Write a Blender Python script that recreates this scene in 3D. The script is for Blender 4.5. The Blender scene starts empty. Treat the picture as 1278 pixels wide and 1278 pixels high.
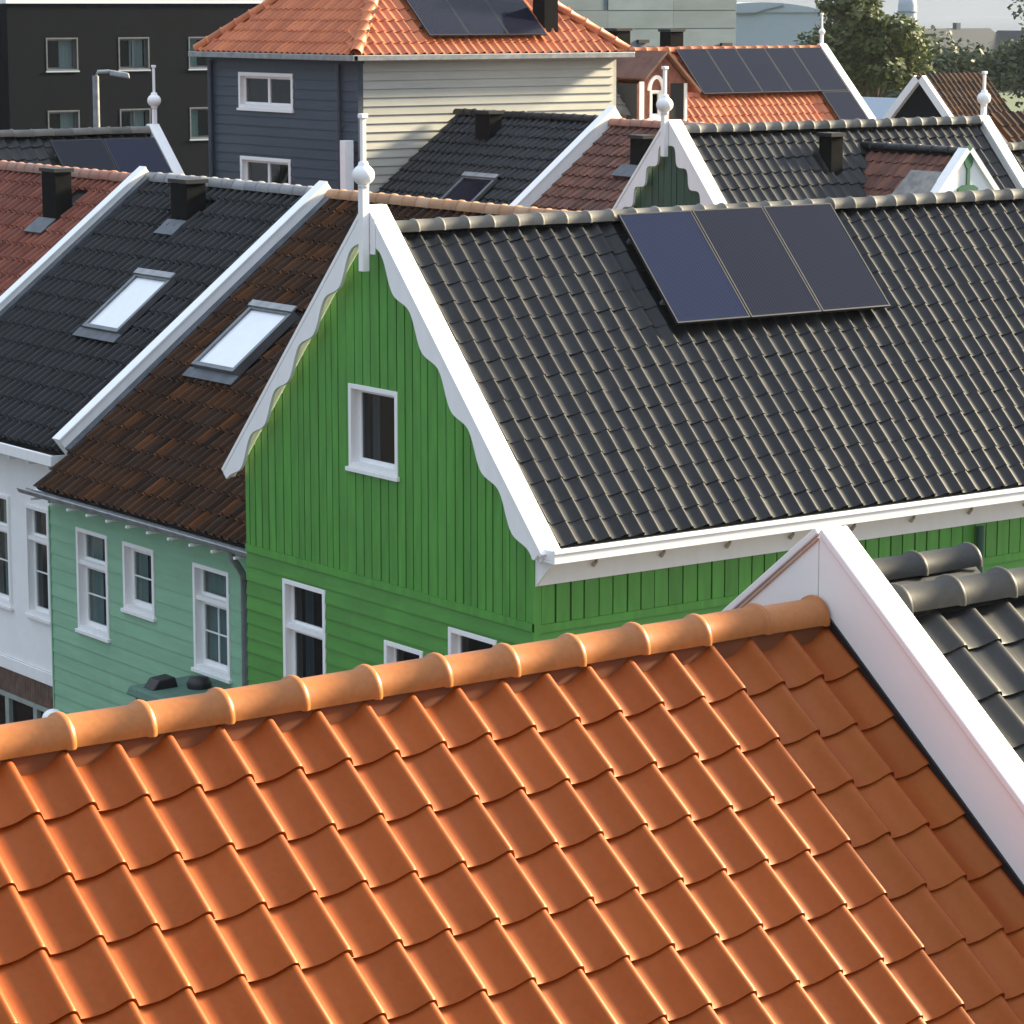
import bpy, math, random
from mathutils import Vector, Matrix
R = math.radians
random.seed(7)
SC = bpy.context.scene
COL = SC.collection

# ------------------------------------------------------------------ camera
CAM = Vector((-18.128, -24.418, 12.073)); YAW = R(53.86); PITCH = R(9.73); FPX = 3700.0
FW = Vector((math.cos(YAW)*math.cos(PITCH), math.sin(YAW)*math.cos(PITCH), -math.sin(PITCH)))
RT = Vector((math.sin(YAW), -math.cos(YAW), 0)); UP = RT.cross(FW)
cd = bpy.data.cameras.new('camera'); cam = bpy.data.objects.new('camera', cd); COL.objects.link(cam)
cam.matrix_world = Matrix(((RT.x, UP.x, -FW.x, CAM.x), (RT.y, UP.y, -FW.y, CAM.y), (RT.z, UP.z, -FW.z, CAM.z), (0, 0, 0, 1)))
cd.sensor_width = 36; cd.lens = 36*FPX/1278; cd.clip_start = .5; cd.clip_end = 6000
SC.camera = cam

# ------------------------------------------------------------------ world, sun, exposure
SUN_EL = R(23.5); SUN_AZ = R(-9)                       # azimuth from +X towards -Y
SD = Vector((math.cos(SUN_EL)*math.cos(SUN_AZ), math.cos(SUN_EL)*math.sin(SUN_AZ), math.sin(SUN_EL)))
wd = bpy.data.worlds.new('World'); SC.world = wd; wd.use_nodes = True
nt = wd.node_tree; nt.nodes.clear()
sky = nt.nodes.new('ShaderNodeTexSky'); sky.sky_type = 'NISHITA'; sky.sun_disc = False
sky.sun_elevation = SUN_EL; sky.sun_rotation = math.pi/2 - SUN_AZ
sky.air_density = 1.2; sky.dust_density = 2.5
tc = nt.nodes.new('ShaderNodeTexCoord')
mp = nt.nodes.new('ShaderNodeMapping'); mp.inputs['Scale'].default_value = (1, 1, 3.2)
nz = nt.nodes.new('ShaderNodeTexNoise'); nz.inputs['Scale'].default_value = 4.5; nz.inputs['Detail'].default_value = 8; nz.inputs['Roughness'].default_value = .62
rp = nt.nodes.new('ShaderNodeValToRGB'); rp.color_ramp.elements[0].position = .34; rp.color_ramp.elements[1].position = .66
rp.color_ramp.elements[0].color = (.62, .62, .62, 1); rp.color_ramp.elements[1].color = (.95, .95, .95, 1)
cl = nt.nodes.new('ShaderNodeRGB'); cl.outputs[0].default_value = (5.4, 6.2, 7.3, 1)
mx = nt.nodes.new('ShaderNodeMixRGB')
bg = nt.nodes.new('ShaderNodeBackground'); bg.inputs['Strength'].default_value = .053
wo = nt.nodes.new('ShaderNodeOutputWorld')
L = nt.links.new
L(tc.outputs['Generated'], mp.inputs['Vector']); L(mp.outputs['Vector'], nz.inputs['Vector']); L(nz.outputs['Fac'], rp.inputs['Fac'])
L(rp.outputs['Color'], mx.inputs['Fac']); L(sky.outputs['Color'], mx.inputs['Color1']); L(cl.outputs[0], mx.inputs['Color2'])
sx = nt.nodes.new('ShaderNodeSeparateXYZ'); L(tc.outputs['Generated'], sx.inputs[0])
mr = nt.nodes.new('ShaderNodeMapRange'); mr.inputs['From Min'].default_value = 0; mr.inputs['From Max'].default_value = 1; mr.inputs['To Min'].default_value = .40; mr.inputs['To Max'].default_value = 1.45
L(sx.outputs['Z'], mr.inputs['Value'])
ml_ = nt.nodes.new('ShaderNodeVectorMath'); ml_.operation = 'SCALE'; L(mx.outputs['Color'], ml_.inputs[0]); L(mr.outputs[0], ml_.inputs['Scale'])
L(ml_.outputs[0], bg.inputs['Color']); L(bg.outputs[0], wo.inputs['Surface'])
sl = bpy.data.lights.new('sun', 'SUN'); sun = bpy.data.objects.new('sun', sl); COL.objects.link(sun)
sl.energy = 5.0; sl.angle = R(7); sl.color = (1.0, .85, .58)
sun.rotation_euler = (-SD).to_track_quat('-Z', 'Y').to_euler(); sun.location = (40, -20, 40)
SC.view_settings.view_transform = 'Standard'; SC.view_settings.look = 'None'
SC.view_settings.exposure = 1.95; SC.view_settings.gamma = 1; SC.view_settings.use_curve_mapping = False

# ------------------------------------------------------------------ helpers
def V(*a): return Vector(a)
class MB:
    def __init__(s): s.v = []; s.f = []; s.sm = []
    def add(s, vs, fs, smooth=False):
        o = len(s.v); s.v += [tuple(p) for p in vs]; s.f += [tuple(o+i for i in f) for f in fs]; s.sm += [smooth]*len(fs); return s
    def hexa(s, p):      # p: 4 bottom ccw, 4 top ccw
        return s.add(p, [(3,2,1,0),(4,5,6,7),(0,1,5,4),(1,2,6,5),(2,3,7,6),(3,0,4,7)])
    def box(s, x0, x1, y0, y1, z0, z1):
        return s.hexa([(x0,y0,z0),(x1,y0,z0),(x1,y1,z0),(x0,y1,z0),(x0,y0,z1),(x1,y0,z1),(x1,y1,z1),(x0,y1,z1)])
    def ob(s, o, a, b, c):   # oriented box: corner o and three edge vectors
        o, a, b, c = map(Vector, (o, a, b, c))
        return s.hexa([o, o+a, o+a+b, o+b, o+c, o+a+c, o+a+b+c, o+b+c])
    def prism(s, poly, d):
        d = Vector(d); n = len(poly); p = [Vector(q) for q in poly]
        fs = [tuple(range(n))[::-1], tuple(range(n, 2*n))] + [(i, (i+1) % n, n+(i+1) % n, n+i) for i in range(n)]
        return s.add(p+[q+d for q in p], fs)
    def tube(s, pts, r, k=10):
        pts = [Vector(p) for p in pts]; vs = []; fs = []
        for i, p in enumerate(pts):
            t = (pts[min(i+1, len(pts)-1)]-pts[max(i-1, 0)]).normalized()
            a = t.cross(V(0,0,1) if abs(t.z) < .9 else V(1,0,0)).normalized(); b = t.cross(a)
            rr = r[i] if isinstance(r, (list, tuple)) else r
            for j in range(k):
                q = 2*math.pi*j/k; vs.append(p+a*math.cos(q)*rr+b*math.sin(q)*rr)
        for i in range(len(pts)-1):
            for j in range(k): fs.append((i*k+j, i*k+(j+1) % k, (i+1)*k+(j+1) % k, (i+1)*k+j))
        s.add(vs, fs, True)
        s.add([vs[j] for j in range(k)], [tuple(range(k))]); s.add(vs[-k:], [tuple(range(k))[::-1]]); return s
    def lathe(s, c, prof, k=16):   # prof: [(r, z)] about vertical axis at c
        vs = []; fs = []
        for r, z in prof:
            for j in range(k):
                q = 2*math.pi*j/k; vs.append((c[0]+r*math.cos(q), c[1]+r*math.sin(q), c[2]+z))
        for i in range(len(prof)-1):
            for j in range(k): fs.append((i*k+j, i*k+(j+1) % k, (i+1)*k+(j+1) % k, (i+1)*k+j))
        return s.add(vs, fs, True)
    def mesh(s, name, mat):
        m = bpy.data.meshes.new(name); m.from_pydata(s.v, [], s.f)
        m.polygons.foreach_set('use_smooth', s.sm); m.materials.append(mat); m.update(); return m
    def build(s, name, mat, parent=None, bevel=0): return link(name, s.mesh(name, mat), parent, None, bevel)

BASIS = {}
def link(name, data, parent=None, mat4=None, bevel=0):
    o = bpy.data.objects.new(name, data); COL.objects.link(o)
    w = mat4 if mat4 is not None else Matrix.Identity(4)
    if parent is not None:
        o.parent = parent; o.matrix_parent_inverse = BASIS[parent.name].inverted()
    o.matrix_basis = w; BASIS[o.name] = w
    if bevel:
        b = o.modifiers.new('bevel', 'BEVEL'); b.width = bevel; b.segments = 2; b.limit_method = 'ANGLE'
    return o
def tag(o, label, cat, group=None):
    o['label'] = label; o['category'] = cat
    if group: o['group'] = group
    return o
def thing(name, loc, label, cat, group=None):
    return tag(link(name, None, None, Matrix.Translation(Vector(loc))), label, cat, group)
def struct(o): o['kind'] = 'structure'; return o
def project(p):
    d = Vector(p)-CAM; z = d.dot(FW); return 639+FPX*d.dot(RT)/z, 639-FPX*d.dot(UP)/z, z

# ------------------------------------------------------------------ materials
def newmat(name):
    m = bpy.data.materials.new(name); m.use_nodes = True; n = m.node_tree; return m, n, n.nodes['Principled BSDF']
def nd(n, t, **kw):
    x = n.nodes.new(t)
    for k, v in kw.items():
        if k in x.inputs: x.inputs[k].default_value = v
        else: setattr(x, k, v)
    return x
def mixc(n, fac, a, b, mode='MIX'):
    m = n.nodes.new('ShaderNodeMixRGB'); m.blend_type = mode
    for k, v in (('Fac', fac), ('Color1', a), ('Color2', b)):
        if isinstance(v, (int, float)): m.inputs[k].default_value = v
        elif isinstance(v, tuple): m.inputs[k].default_value = v + (1,) if len(v) == 3 else v
        else: n.links.new(v, m.inputs[k])
    return m.outputs[0]
def ramp(n, src, stops):
    r = n.nodes.new('ShaderNodeValToRGB'); e = r.color_ramp.elements
    while len(e) < len(stops): e.new(.5)
    for i, (p, c) in enumerate(stops): e[i].position = p; e[i].color = c + (1,) if isinstance(c, tuple) else (c, c, c, 1)
    n.links.new(src, r.inputs['Fac']); return r.outputs['Color']
def noise(n, scale, detail=4, rough=.55, stretch=None, obj=False):
    t = n.nodes.new('ShaderNodeTexCoord'); x = nd(n, 'ShaderNodeTexNoise', Scale=scale, Detail=detail, Roughness=rough)
    g = n.nodes.new('ShaderNodeNewGeometry')
    src = t.outputs['Object'] if obj else g.outputs['Position']
    if stretch:
        m = n.nodes.new('ShaderNodeMapping'); m.inputs['Scale'].default_value = stretch
        n.links.new(src, m.inputs['Vector']); src = m.outputs['Vector']
    n.links.new(src, x.inputs['Vector']); return x.outputs['Fac']
def bump(n, b, src, strength, dist=.01):
    x = nd(n, 'ShaderNodeBump', Strength=strength, Distance=dist); n.links.new(src, x.inputs['Height']); n.links.new(x.outputs[0], b.inputs['Normal'])
def piece_random(n):      # one value per object and per loose piece
    o = n.nodes.new('ShaderNodeObjectInfo'); g = n.nodes.new('ShaderNodeNewGeometry')
    a = nd(n, 'ShaderNodeMath', operation='ADD'); f = nd(n, 'ShaderNodeMath', operation='FRACT')
    n.links.new(o.outputs['Random'], a.inputs[0]); n.links.new(g.outputs['Random Per Island'], a.inputs[1]); n.links.new(a.outputs[0], f.inputs[0])
    return f.outputs[0]
def mat_tile(name, stops, rough, dirt=.25, dirtcol=(.05, .045, .04), coat=0, spec=.5, dscale=3.0, coat_r=.3, tint=None):
    m, n, b = newmat(name)
    c = ramp(n, piece_random(n), stops)
    g = noise(n, dscale, 6, .65); f = noise(n, 38, 3)
    c = mixc(n, ramp(n, g, [(.48, 0.0), (.75, dirt)]), c, dirtcol)
    c = mixc(n, .35, c, mixc(n, 1, c, ramp(n, f, [(.3, .72), (.7, 1.2)]), 'MULTIPLY'))
    n.links.new(c, b.inputs['Base Color'])
    n.links.new(ramp(n, g, [(.35, rough*.85), (.75, min(1, rough*1.35))]), b.inputs['Roughness'])
    b.inputs['Coat Weight'].default_value = coat; b.inputs['Coat Roughness'].default_value = coat_r
    b.inputs['Specular IOR Level'].default_value = spec
    if tint: b.inputs['Specular Tint'].default_value = tint + (1,)
    bump(n, b, f, .12, .004); return m
def mat_paint(name, col, rough=.5, var=.18, grime=.0, grimecol=(.1, .1, .08), stretch=(1, 1, .15), scale=9, island=.0):
    m, n, b = newmat(name)
    s = noise(n, scale, 5, .6, stretch); g = noise(n, 1.1, 5, .6)
    c = mixc(n, 1, col, ramp(n, s, [(.3, 1-var), (.7, 1+var*.6)]), 'MULTIPLY')
    if island: c = mixc(n, 1, c, ramp(n, piece_random(n), [(0, 1-island), (1, 1+island)]), 'MULTIPLY')
    if grime: c = mixc(n, ramp(n, g, [(.45, 0.0), (.8, grime)]), c, grimecol)
    n.links.new(c, b.inputs['Base Color']); b.inputs['Roughness'].default_value = rough
    bump(n, b, s, .1, .006); return m
def mat_plain(name, col, rough=.5, metal=0, var=.15):
    m, n, b = newmat(name); s = noise(n, 6, 4)
    n.links.new(mixc(n, 1, col, ramp(n, s, [(.3, 1-var), (.7, 1+var)]), 'MULTIPLY'), b.inputs['Base Color'])
    b.inputs['Roughness'].default_value = rough; b.inputs['Metallic'].default_value = metal; return m
def mat_glass(name, tint=(.75, .8, .8), refl=1.0):
    m, n, b = newmat(name); n.nodes.remove(b); out = n.nodes['Material Output']
    t = nd(n, 'ShaderNodeBsdfTransparent'); t.inputs[0].default_value = tint + (1,)
    g = nd(n, 'ShaderNodeBsdfGlossy'); g.inputs['Roughness'].default_value = .02
    fr = nd(n, 'ShaderNodeFresnel'); fr.inputs['IOR'].default_value = 1.55
    ml = nd(n, 'ShaderNodeMath', operation='MULTIPLY'); ml.inputs[1].default_value = refl; ml.use_clamp = True
    mxs = nd(n, 'ShaderNodeMixShader'); ge = nd(n, 'ShaderNodeNewGeometry'); iv = nd(n, 'ShaderNodeMath', operation='SUBTRACT'); iv.inputs[0].default_value = 1; n.links.new(ge.outputs['Backfacing'], iv.inputs[1])
    m2 = nd(n, 'ShaderNodeMath', operation='MULTIPLY'); n.links.new(fr.outputs[0], m2.inputs[0]); n.links.new(iv.outputs[0], m2.inputs[1]); n.links.new(m2.outputs[0], ml.inputs[0]); n.links.new(ml.outputs[0], mxs.inputs[0])
    n.links.new(t.outputs[0], mxs.inputs[1]); n.links.new(g.outputs[0], mxs.inputs[2]); n.links.new(mxs.outputs[0], out.inputs['Surface']); return m
def mat_panel(name, col):
    m, n, b = newmat(name)
    t = n.nodes.new('ShaderNodeTexCoord'); w = nd(n, 'ShaderNodeTexWave', Scale=8.0, Distortion=0.0); w.bands_direction = 'X'
    n.links.new(t.outputs['Object'], w.inputs['Vector'])
    c = mixc(n, ramp(n, w.outputs['Fac'], [(.75, 0.0), (.97, .30)]), col, (.05, .055, .085))
    n.links.new(c, b.inputs['Base Color']); b.inputs['Roughness'].default_value = .09; b.inputs['Specular IOR Level'].default_value = .13
    return m
M = {}
M['orange'] = mat_tile('terracotta_glaze', [(0, (.222, .035, .002)), (.5, (.242, .040, .003)), (1, (.265, .047, .004))], .46, .16, (.175, .026, .003), coat=.04, coat_r=.45, spec=.70, tint=(1, .60, .26), dscale=1.6)
M['orange_ridge'] = mat_tile('terracotta_ridge', [(0, (.36, .120, .024)), (1, (.40, .135, .028))], .45, .06, (.36, .10, .02), coat=.25, coat_r=.35, spec=.3)
M['dark'] = mat_tile('anthracite_glaze', [(0, (.006, .0065, .008)), (.7, (.010, .0105, .012)), (1, (.018, .017, .017))], .42, .5, (.030, .028, .025), coat=.34, coat_r=.40, spec=.14)
M['dark_near'] = mat_tile('anthracite_glaze_near', [(0, (.018, .018, .020)), (1, (.022, .021, .020))], .42, .3, (.040, .037, .032), coat=.25, coat_r=.40, spec=.15)
M['dark_ridge'] = mat_tile('grey_ridge_clay', [(0, (.10, .094, .082)), (1, (.17, .158, .135))], .6, .4, (.06, .055, .045))
M['near_ridge'] = mat_tile('near_grey_ridge', [(0, (.042, .041, .039)), (1, (.060, .058, .054))], .5, .3, (.09, .085, .078), spec=.25)
M['black'] = mat_tile('black_concrete', [(0, (.010, .011, .013)), (1, (.020, .021, .024))], .45, .35, (.030, .030, .032), coat=.08, coat_r=.3, spec=.25)
M['brown'] = mat_tile('weathered_brown_clay', [(0, (.026, .014, .009)), (.3, (.050, .023, .012)), (.55, (.070, .029, .012)), (.8, (.038, .023, .016)), (.95, (.095, .036, .012)), (1, (.13, .046, .013))], .75, .5, (.026, .018, .014), dscale=1.6, spec=.2)
M['brown_ridge'] = mat_tile('tan_ridge_clay', [(0, (.34, .17, .09)), (.5, (.42, .22, .11)), (1, (.48, .30, .18))], .7, .5, (.2, .14, .1))
M['red'] = mat_tile('red_clay', [(0, (.15, .040, .025)), (.6, (.22, .060, .034)), (1, (.27, .080, .045))], .7, .5, (.09, .03, .022))
M['red_ridge'] = mat_tile('red_grey_ridge', [(0, (.30, .17, .13)), (.5, (.36, .14, .09)), (1, (.33, .24, .20))], .7, .4, (.22, .15, .12))
M['grey_ridge'] = mat_tile('pale_grey_ridge', [(0, (.20, .20, .205)), (1, (.30, .30, .31))], .6, .4, (.12, .12, .12))
M['faded_red'] = mat_tile('faded_red_brown', [(0, (.10, .042, .030)), (1, (.19, .075, .048))], .75, .6, (.06, .035, .03))
M['hip_orange'] = mat_tile('hip_orange', [(0, (.40, .105, .035)), (1, (.58, .17, .055))], .55, .5, (.22, .07, .035), dscale=1.2)
M['deck'] = mat_plain('roof_deck', (.02, .018, .017), .9)
M['white'] = mat_paint('white_paint', (.87, .87, .86), .45, .04, .10, (.68, .67, .65))
M['white_near'] = mat_paint('white_board', (.82, .81, .80), .5, .03, .10, (.66, .64, .62), stretch=(1, .3, 1), scale=5)
M['white_wall'] = mat_paint('white_render', (.86, .86, .85), .8, .05, .12, (.66, .66, .64), stretch=(1, 1, 1), scale=3)
M['green'] = mat_paint('green_boards', (.083, .300, .044), .5, .20, .25, (.07, .19, .05), island=.09)
M['green_h'] = mat_paint('green_lap_boards', (.074, .268, .040), .5, .14, .25, (.06, .17, .045), stretch=(.15, .15, 1), island=.07)
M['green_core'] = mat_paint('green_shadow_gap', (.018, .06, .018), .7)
M['mint'] = mat_paint('mint_boards', (.235, .455, .295), .55, .10, .25, (.17, .34, .225), stretch=(1, .15, 1), island=.05)
M['mint_core'] = mat_paint('mint_core', (.08, .16, .12), .7)
M['darkgreen'] = mat_paint('dark_green_boards', (.020, .078, .055), .5, .2, island=.1)
M['ornament'] = mat_paint('ornament_green', (.022, .12, .06), .5, .1)
M['slate'] = mat_paint('slate_blue_boards', (.042, .058, .082), .55, .10,   .2, (.034, .047, .068), stretch=(1, .15, 1), island=.06)
M['beige'] = mat_paint('grey_beige_boards', (.47, .46, .40), .6, .10, .25, (.38, .38, .33), stretch=(.15, 1, 1), island=.07)
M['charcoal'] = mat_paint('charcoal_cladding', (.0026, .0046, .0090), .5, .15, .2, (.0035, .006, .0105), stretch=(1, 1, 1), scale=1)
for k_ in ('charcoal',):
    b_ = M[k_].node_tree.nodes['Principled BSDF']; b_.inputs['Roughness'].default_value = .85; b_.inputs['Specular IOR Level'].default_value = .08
M['concrete'] = mat_paint('grey_green_concrete', (.150, .195, .215), .85, .2, .5, (.10, .135, .15), stretch=(.2, .2, 1), scale=1.5, island=.10)
M['pale'] = mat_paint('pale_cladding', (.33, .385, .45), .7, .05)
M['glass'] = mat_glass('window_glass', (.72, .78, .78), 1.3)
M['glass_dark'] = mat_glass('window_glass_dark', (.5, .53, .56), .8)
M['blind'] = mat_plain('white_blind', (.80, .82, .84), .12, var=.03)
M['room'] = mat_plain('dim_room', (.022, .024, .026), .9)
M['curtain'] = mat_paint('net_curtain', (.5, .51, .5), .9, .3, stretch=(14, 14, .3), scale=3)
M['teal_reflect_curtain'] = mat_paint('teal_reflection_curtain', (.34, .44, .42), .9, .3, stretch=(14, 14, .3), scale=3)  # curtain colour carries the teal-grey reflection of the mint house panes
M['frame_dark'] = mat_plain('grey_aluminium', (.16, .17, .18), .4, .6)
M['frame_black'] = mat_plain('black_anodised_frame', (.03, .03, .034), .35, .3)
M['lead'] = mat_plain('lead_flashing', (.085, .095, .11), .5, .3, .3)
M['zinc'] = mat_plain('zinc_gutter', (.28, .29, .30), .4, .4, .25)
M['black_metal'] = mat_plain('black_painted_metal', (.010, .010, .011), .5, 0, .2)
M['chimney'] = mat_plain('black_chimney_render', (.008, .008, .009), .75, 0, .3)
b_ = M['chimney'].node_tree.nodes['Principled BSDF']; b_.inputs['Roughness'].default_value = .9; b_.inputs['Specular IOR Level'].default_value = .08
M['panel_blue'] = mat_panel('solar_cells_blue', (.007, .011, .034))
M['panel'] = mat_panel('solar_cells', (.006, .007, .015))
M['brick'] = mat_plain('red_brick', (.26, .10, .065), .85, 0, .35)
M['brickband'] = mat_plain('brown_brick', (.12, .075, .055), .85, 0, .4)
M['mortar'] = mat_plain('ochre_mortar', (.16, .045, .010), .8)
M['drip'] = mat_plain('sealant_line', (.46, .28, .19), .8)
M['sage'] = mat_plain('sage_woodwork', (.28, .31, .28), .6)
M['rust'] = mat_plain('rusty_clip', (.42, .37, .30), .6, .2, .3)
M['ground'] = mat_plain('asphalt', (.055, .055, .056), .85)
M['paving'] = mat_plain('clay_paving', (.14, .085, .065), .85, 0, .3)
M['grassland'] = mat_plain('grassland', (.05, .075, .03), .9)
M['sky_mirror_sheet'] = mat_plain('sky_mirror_gloss', (.03, .04, .045), .12)  # gloss for the added far sheet that mirrors the sky
M['bark'] = mat_plain('bark', (.12, .085, .055), .9, 0, .3)
M['farroof'] = mat_plain('far_slate_roof', (.016, .021, .030), .9)
M['slate_roof'] = mat_plain('weathered_boards', (.22, .21, .195), .8, 0, .3)
def mat_leaf(name, a, b_):
    m, n, b = newmat(name)
    n.links.new(ramp(n, piece_random(n), [(0, a), (1, b_)]), b.inputs['Base Color']); b.inputs['Roughness'].default_value = .6
    t = nd(n, 'ShaderNodeBsdfTranslucent'); n.links.new(ramp(n, piece_random(n), [(0, a), (1, b_)]), t.inputs['Color'])
    ms = nd(n, 'ShaderNodeMixShader'); ms.inputs[0].default_value = .25
    n.links.new(b.outputs[0], ms.inputs[1]); n.links.new(t.outputs[0], ms.inputs[2]); n.links.new(ms.outputs[0], n.nodes['Material Output'].inputs['Surface']); return m
M['leaf'] = mat_leaf('tree_leaves', (.026, .048, .009), (.105, .12, .022))
M['leaf_dark'] = mat_leaf('dark_leaves', (.020, .040, .014), (.065, .085, .028))
M['leaf_olive'] = mat_leaf('olive_leaves', (.06, .08, .028), (.14, .15, .055))

# ------------------------------------------------------------------ tiles
def tile_mesh(name, w, g, mat, amp=.043, lift=.024, thick=.017, seg=8, over=.07, kind='pan'):
    L_ = g+over; mb = MB()
    key = [(0, .06), (.10, .0), (.20, .0), (.36, .07), (.50, .24), (.62, .54), (.71, .82), (.78, .97), (.82, 1), (.87, .94), (.92, .76), (.97, .44), (1.02, .12), (1.05, .0)]
    if kind == 'roll': key = [(0, .06), (.10, .01), (.2, 0), (.45, .0), (.58, .06), (.66, .36), (.73, .76), (.80, .97), (.84, 1), (.89, .95), (.95, .72), (1.0, .32), (1.05, .0)]
    def h(t):
        for (a, p), (b, q) in zip(key, key[1:]):
            if t <= b:
                k = (t-a)/(b-a); return (p+(q-p)*k)*amp
        return 0
    if seg >= 12: ts = [0, .06, .12, .18, .24, .31, .38, .45, .52, .59, .65, .70, .75, .80, .85, .89, .93, .96, 1.0, 1.035, 1.05]
    else: ts = [0, .14, .30, .48, .58, .66, .73, .79, .84, .89, .95, 1.0, 1.05]
    # smooth the key curve a little
    hs = [(h(max(0, t-.02))+2*h(t)+h(min(1.05, t+.02)))/4 for t in ts]
    vs = []; fs = []; n = len(ts)
    rows = [0, .3, .97, 1.0] if seg >= 12 else [0, 1.0]
    for r in rows:
        dn = -.003 if (r == 1.0 and seg >= 12) else 0
        for t, hh in zip(ts, hs): vs.append((t*w, r*L_, hh+lift*r+dn))
    for j in range(len(rows)-1):
        for i in range(n-1): fs.append((j*n+i, (j+1)*n+i, (j+1)*n+i+1, j*n+i+1))
    mb.add(vs, fs, True)
    last = vs[-n:]
    mb.add(last+[(a, b-.004, c-thick) for a, b, c in last], [(i, n+i, n+i+1, i+1) for i in range(n-1)], True)
    return mb, mb.mesh(name, mat)

def tiles(parent, O, U, S, w, g, u0, u1, rows, mat, cap=300, keep=None, hidden=None, amp=.043, seg=8, s_first=0.0, jit=1.0, lift=.024, name='tile', over=.07, kind='pan'):
    """Courses of tiles. O on the ridge line, U along it, S down the slope. Front edge of course k at s_first+(k+1)*g."""
    U = Vector(U).normalized(); S = Vector(S).normalized(); N = U.cross(S); N = N if N.z > 0 else -N
    mbt, me = tile_mesh(name, w, g, mat, amp, lift, seg=seg, over=over, kind=kind)
    spots = []
    nc = int(round((u1-u0)/w))
    rnd = random.Random(len(BASIS))
    for k in range(rows):
        for i in range(nc):
            u = u0+i*w; s = s_first+k*g
            if keep and not keep(u+w/2, s+g*.6): continue
            p = Vector(O)+U*u+S*(s-over)
            c = p+U*w/2+S*(g*.6+over); x, y, z = project(c)
            vis = -25 < x < 1303 and -25 < y < 1303 and not (hidden and hidden(x, y, u+w/2, s+g*.6))
            p = p+U*rnd.uniform(-.003, .003)*jit+S*rnd.uniform(-.005, .005)*jit+N*rnd.uniform(-.002, .002)*jit
            rot = rnd.uniform(-.008, .008)*jit
            Ux = (U*math.cos(rot)+S*math.sin(rot)); Sx = (S*math.cos(rot)-U*math.sin(rot))
            spots.append((0 if vis else 1, z, Matrix(((Ux.x, Sx.x, N.x, p.x), (Ux.y, Sx.y, N.y, p.y), (Ux.z, Sx.z, N.z, p.z), (0, 0, 0, 1)))))
    spots.sort(key=lambda q: (q[0], q[1]))
    rest = MB()
    for i, (h, z, m) in enumerate(spots):
        if h == 0 and i < cap: link(name, me, parent, m)
        else: rest.add([m @ Vector(v) for v in mbt.v], [f for f in mbt.f], True)
    if rest.v:
        o = rest.build(name+'_field', mat, parent); o['kind'] = 'stuff'
def ridge_mesh(name, length, r, rz, mat, k=12, collar=.018, cl_=.036):
    st = [(0, 0), (length-cl_-.008, 0), (length-cl_, collar*.8), (length-cl_*.5, collar), (length-.006, collar*.75), (length+.004, 0.0)]
    if length < .3 or collar < .016: st = [(0, 0), (length-cl_, 0), (length-cl_+.004, collar), (length, collar), (length+.003, 0)]
    vs = []; fs = []
    for x, e in st:
        for j in range(k+1):
            a = math.pi*(-.06+1.12*j/k); vs.append((x, math.cos(a)*(r+e), math.sin(a)*(rz+e)))
    for i in range(len(st)-1):
        for j in range(k): fs.append((i*(k+1)+j, (i+1)*(k+1)+j, (i+1)*(k+1)+j+1, i*(k+1)+j+1))
    mb = MB().add(vs, fs, True); return mb, mb.mesh(name, mat)
def ridge(parent, A, B, mat, pitch=.345, r=.1, rz=.095, cap=80, name='ridge_tile', k=12, collar=.018, flip=False):
    A, B = Vector(A), Vector(B)
    if flip: A, B = B, A
    d = B-A; n = max(1, int(round(d.length/pitch))); p = d.length/n; d.normalize()
    side = V(0, 0, 1).cross(d).normalized(); up = d.cross(side)
    mb, me = ridge_mesh(name, p, r, rz, mat, k, collar)
    rest = MB(); rnd = random.Random(len(BASIS))
    for i in range(n):
        q = A+d*p*i+up*rnd.uniform(-.004, .004); t = rnd.uniform(-.012, .012)
        dx = d*math.cos(t)+up*math.sin(t); ux = up*math.cos(t)-d*math.sin(t)
        m = Matrix(((dx.x, side.x, ux.x, q.x), (dx.y, side.y, ux.y, q.y), (dx.z, side.z, ux.z, q.z), (0, 0, 0, 1)))
        if i < cap: link(name, me, parent, m)
        else: rest.add([m @ Vector(v) for v in mb.v], mb.f, True)
    if rest.v:
        o = rest.build(name+'_row', mat, parent); o['kind'] = 'stuff'

# ------------------------------------------------------------------ walls and windows
class Wall:      # 'x': faces -X, a runs along Y;  'y': faces -Y, a runs along X
    def __init__(s, ax, p): s.ax = ax; s.p = p
    def P(s, a, d, z): return (s.p-d, a, z) if s.ax == 'x' else (a, s.p-d, z)
    def piece(s, mb, a0, a1, zb, zt0, zt1, din, db, dt):
        mb.hexa([s.P(a0, din, zb), s.P(a1, din, zb), s.P(a1, db, zb), s.P(a0, db, zb), s.P(a0, din, zt0), s.P(a1, din, zt1), s.P(a1, dt, zt1), s.P(a0, dt, zt0)])
    def box(s, mb, a0, a1, d0, d1, z0, z1): s.piece(mb, a0, a1, z0, z1, z1, d0, d1, d1); return mb
def cut(a0, a1, z0, top, holes, extra=()):
    br = sorted({a0, a1} | {b for h in holes for b in h[:2] if a0 < b < a1} | {e for e in extra if a0 < e < a1})
    out = []
    for p, q in zip(br, br[1:]):
        m = (p+q)/2; t0, t1 = top(p), top(q); lo = z0
        for h in sorted([h for h in holes if h[0] < m < h[1]], key=lambda h: h[2]):
            if h[3] <= lo or h[2] >= max(t0, t1): continue
            if h[2] > lo+.004: out.append((p, q, lo, min(h[2], t0), min(h[2], t1)))
            lo = max(lo, h[3])
        if max(t0, t1) > lo+.004: out.append((p, q, lo, max(t0, lo), max(t1, lo)))
    return out
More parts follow.
